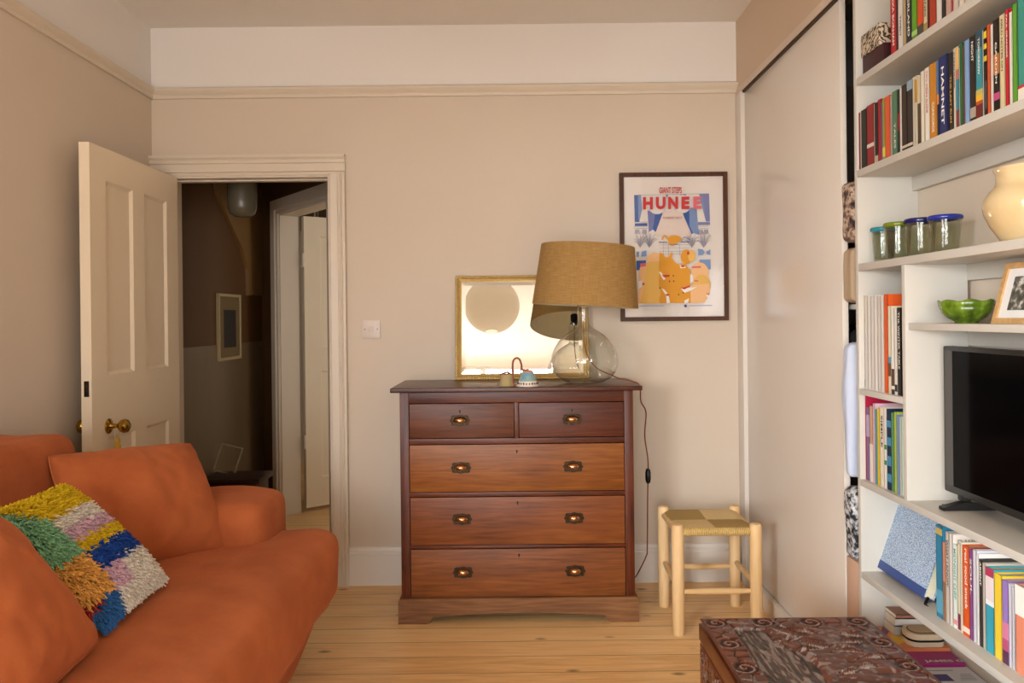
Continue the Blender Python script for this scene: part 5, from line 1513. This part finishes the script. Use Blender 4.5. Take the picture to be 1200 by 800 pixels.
bx, by = 1.168, 2.0
bw = empty('green_bowl', (bx, by, Z4), 'green glazed leaf-edged bowl on the shelf above the television', 'bowl')
gm = NT('green_glaze'); fg = gm.noise(gm.coord((1, 1, .4)), 38, 4); gm.set(gm.ramp(fg, [(.3, '34460F'), (.5, '587018'), (.75, '84A036')]), .15, 0, .6)
b = MB(); vs = []; fs = []; n_ = 64
bp = [(.0, .004), (.022, .001), (.026, .0), (.028, .004), (.045, .014), (.057, .028), (.0615, .038), (.0600, .041), (.0635, .045), (.0655, .057), (.0625, .059), (.057, .044), (.036, .018), (0, .012)]
for (r, z) in bp:
    for k in range(n_):
        a = 2 * math.pi * k / n_; wob = 1 + (.010 * math.cos(14 * a)) * (z > .012); zz_ = z + (.0025 * math.cos(7 * a + 1)) * (z > .05)
        vs.append((bx + r * wob * math.cos(a), by + r * wob * math.sin(a), Z4 + zz_))
for i in range(len(bp) - 1):
    for k in range(n_): fs.append((i * n_ + k, i * n_ + (k + 1) % n_, (i + 1) * n_ + (k + 1) % n_, (i + 1) * n_ + k))
b.add(vs, fs); b.build('bowl_body', gm.m, bw, smooth=70)

pf = empty('framed_photograph', (1.150, 1.765, Z4), 'light oak photo frame with black and white picture leaning on the shelf', 'photo frame')
pf.rotation_euler = (0, R(15.5), R(-90))
pw, ph = .205, .150
pf.matrix_world = Matrix.Translation((1.150, 1.767, Z4)) @ Matrix.Rotation(R(15), 4, 'Y') @ Matrix.Rotation(R(-90), 4, 'Z')
b = MB(); frame_ring(b, pw, ph, .014, [(0, .014), (0, 0), (.014, 0), (.014, .014)]); b.build('frame', M['oak'], pf, local=True, smooth=0)
b = MB(); b.box((-pw / 2 + .012, .005, .012), (pw / 2 - .012, .012, ph - .012)); b.build('mount', plain('E8E6E2', .7), pf, local=True, smooth=0)
phm = NT('old_photograph'); fp = phm.noise(phm.coord(), 42, 3); phm.set(phm.ramp(fp, [(.38, '3A3A30'), (.5, '66645A'), (.58, 'B8B2A8'), (.7, 'E0DCD4')]), .4)
b = MB(); b.box((-pw / 2 + .042, .0042, .034), (pw / 2 - .042, .006, ph - .034)); b.build('photograph', phm.m, pf, local=True, smooth=0)
b = MB(); b.box((-.01, .012, .01), (.01, .016, ph * .7)); b.build('stand', M['black'], pf, local=True)

# =================================================================== WARDROBE CONTENTS seen through the gap
def drape(name, x0, x1, y0, y1, z0, z1, mat, label, cat, seed, bulge=.03, grp=None):
    me = cage([x0, x0 + (x1 - x0) * .2, (x0 + x1) / 2, x1 - (x1 - x0) * .2, x1], [y0, y0 + .02, (y0 + y1) / 2, y1 - .02, y1], [z0, z0 + .03, z0 + (z1 - z0) * .35, z0 + (z1 - z0) * .7, z1 - .03, z1], lambda i, j, k: True)
    crumple(me, bulge, 7, seed, (1.6, 1.6, .5))
    b = MB(); b.mesh(me, Matrix.Identity(4))
    o = b.build(name, mat, None, smooth=70); tag(o, label, cat, grp); return o
WYA, WYB = 2.47, 2.40
pat = NT('printed_cloth'); fpt = pat.noise(pat.coord(), 34, 3); pat.set(pat.ramp(fpt, [(.36, '2A2226'), (.48, '8A6A58'), (.56, 'C8B49C'), (.66, '5A3A34')]), .9)
mono = NT('mono_cloth'); fmo = mono.noise(mono.coord(), 60, 3); mono.set(mono.ramp(fmo, [(.42, '1E1E20'), (.5, '8A8A8C'), (.6, 'D0D0D0')]), .8)
WZS = [(1.50, 1.70, pat.m, 'folded_cloth', 'folded patterned cloth high in the wardrobe gap', 'cloth'), (1.30, 1.485, plain('B0987C', .9), 'folded_blanket', 'folded tan blanket in the wardrobe gap behind the sliding door', 'blanket')]
b = MB(); b.box((1.12, WYA - .01, 1.283), (1.72, 3.4, 1.300), .002); b.build('shelf', M['shelf'], None)
ws_ = bpy.data.objects[-1] if False else [o for o in COL.objects if o.name.startswith('shelf') and o.parent is None][-1]
ws_.name = 'wardrobe_shelf'; tag(ws_, 'white shelf inside the wardrobe behind the sliding door', 'shelf')
for z0, z1, mt, nm, lb, ct in WZS:
    drape(nm, 1.078, 1.48, WYA, WYB + .15, z0, z1, mt, lb, ct, z0, .008)
# stop cloths floating: the tan blanket lies on the shelf, the patterned cloth on the blanket
rail = MB(); rail.tube([(1.30, 2.432, 1.22), (1.30, 3.60, 1.22)], .012, 12)
ro = rail.build('clothes_rail', plain('8A8680', .3, .8)); tag(ro, 'metal clothes rail inside the wardrobe', 'rail')
drape('dark_coat', 1.125, 1.46, 2.545, 2.60, .73, 1.205, plain('17151A', .9), 'black coat hanging behind the pale blue shirt', 'coat', 2.2, .02)
drape('blue_shirt', 1.066, 1.46, 2.466, 2.515, .74, 1.175, plain('BCC4D6', .85), 'pale blue shirt hanging in the wardrobe gap', 'shirt', 4.1, .012)
drape('patterned_bag', 1.078, 1.42, 2.47, 2.545, .475, .70, mono.m, 'black and white speckled bag in the wardrobe gap', 'bag', 6.3, .014)
b = MB(); b.box((1.084, 2.46, .0), (1.45, 2.550, .472), .004); tag(b.build('cardboard_box', plain('C9A58C', .8)), 'pinkish cardboard box on the wardrobe floor', 'box')

# =================================================================== HALL CONTENTS
hx = XL
y0, y1 = 4.47, 4.83
hp = empty('hall_picture', (hx + .008, (y0 + y1) / 2, 1.035), 'pale framed picture on the dark hall wall beyond the doorway', 'picture')
hp.matrix_world = Matrix.Translation((hx + .019, (y0 + y1) / 2, 1.035)) @ Matrix.Rotation(R(90), 4, 'Z')
b = MB(); frame_ring(b, y1 - y0, .395, .02, [(0, .018), (0, 0), (.016, 0), (.018, .004), (.018, .018)]); b.build('frame', plain('A89470', .5), hp, local=True, smooth=0)
b = MB(); b.box((-(y1 - y0) / 2 + .015, .006, .015), ((y1 - y0) / 2 - .015, .014, .38)); b.build('mount', plain('6E5A38', .7), hp, local=True, smooth=0)
b = MB(); b.box((-.095, .005, .075), (.10, .008, .30)); b.build('print', plain('1E1410', .6, var=.5, scale=14), hp, local=True, smooth=0)
def pendant(x, y, zb_, r, h, label):
    p = empty('hall_pendant', (x, y, zb_), label, 'ceiling lamp', 'glass pendants in the hall')
    b = MB(); b.lathe([(0, 0), (r * .55, .004), (r * .85, .018), (r * .98, .05), (r, .09), (r * .99, h), (r * .96, h), (r * .95, .09), (r * .8, .03), (0, .012)], (x, y, zb_), 36, cap=False)
    b.build('glass_shade', plain('6A6250', .25, spec=.5), p, smooth=70)
    b = MB(); b.lathe([(r * .99, h), (r * .7, h + .03), (.02, h + .04), (.012, h + .07), (0, h + .07)], (x, y, zb_), 28); b.build('cap', M['bronze'], p, smooth=50)
    b = MB(); b.tube([(x, y, zb_ + h + .06), (x, y, ZC)], .003, 8); b.build('flex', M['black'], p)
pendant(-1.478, 4.2, 1.832, .077, .20, 'grey glass pendant hanging lower in the dark hall, seen through the doorway')
pendant(-1.55, 4.02, 1.985, .098, .20, 'pale glass pendant hanging higher in the hall, just under the lintel')
hb = empty('hall_chest', (-1.56, 4.24, 0), 'dark low wooden chest in the hall beyond the sofa arm', 'chest')
dkw = wood('hall_dark_wood', '1E0C08', '34160E', '4A2418', 0, 8, .4, 12, 5)
b = MB(); b.box((-1.715, 4.17, .385), (-1.392, 4.42, .412), .004); b.build('lid', dkw, hb)
b = MB(); b.box((-1.70, 4.185, .03), (-1.42, 4.41, .385), .003); b.build('body', dkw, hb)
lf = empty('leaning_frame', (-1.66, 4.345, .412), 'thin pale empty frame leaning on the hall chest', 'frame')
lf.matrix_world = Matrix.Translation((-1.655, 4.35, .412)) @ Matrix.Rotation(R(-14), 4, 'X') @ Matrix.Rotation(R(14), 4, 'Y')
b = MB(); frame_ring(b, .13, .16, .01, [(0, .01), (0, 0), (.008, 0), (.008, .01)]); b.build('frame', plain('9A8C74', .5), lf, local=True, smooth=0)

# ------------------------------------------------------------------ paper lantern in the middle of the room (seen in the mirror)
lx, ly, lz, lr = -.190, 1.20, 2.24, .225
pl_ = empty('paper_lantern', (lx, ly, lz), 'round white paper lantern hanging mid-room, reflected in the mirror', 'ceiling lamp')
b = MB(); prf = []
for k in range(61):
    a = -math.pi / 2 + .22 + (math.pi - .44) * k / 60
    prf.append((lr * math.cos(a) * (1 + .006 * math.cos(k * math.pi)), lr * math.sin(a)))
b.lathe(prf, (lx, ly, lz), 48, cap=False); 
pm_ = NT('lantern_paper'); tl_ = pm_.n('ShaderNodeBsdfTranslucent'); tl_.inputs['Color'].default_value = lin('FBF6EA'); mxs = pm_.n('ShaderNodeMixShader'); mxs.inputs[0].default_value = .6
pm_.set(lin('F4EEE2'), .9, 0, .1); pm_.l(pm_.b.outputs[0], mxs.inputs[1]); pm_.l(tl_.outputs[0], mxs.inputs[2]); pm_.l(mxs.outputs[0], pm_.out.inputs['Surface'])
b.build('paper_shade', pm_.m, pl_, smooth=80)
b = MB(); b.tube([(lx, ly, lz + .10), (lx, ly, ZC)], .003, 8); b.build('flex', M['black'], pl_)
b = MB(); b.tube([(lx - .045, ly, lz + lr * .975), (lx + .045, ly, lz + lr * .975)], .002, 6); b.tube([(lx, ly, lz + .10), (lx, ly, lz + lr * .975)], .006, 8); b.build('wire_stay', M['black'], pl_)
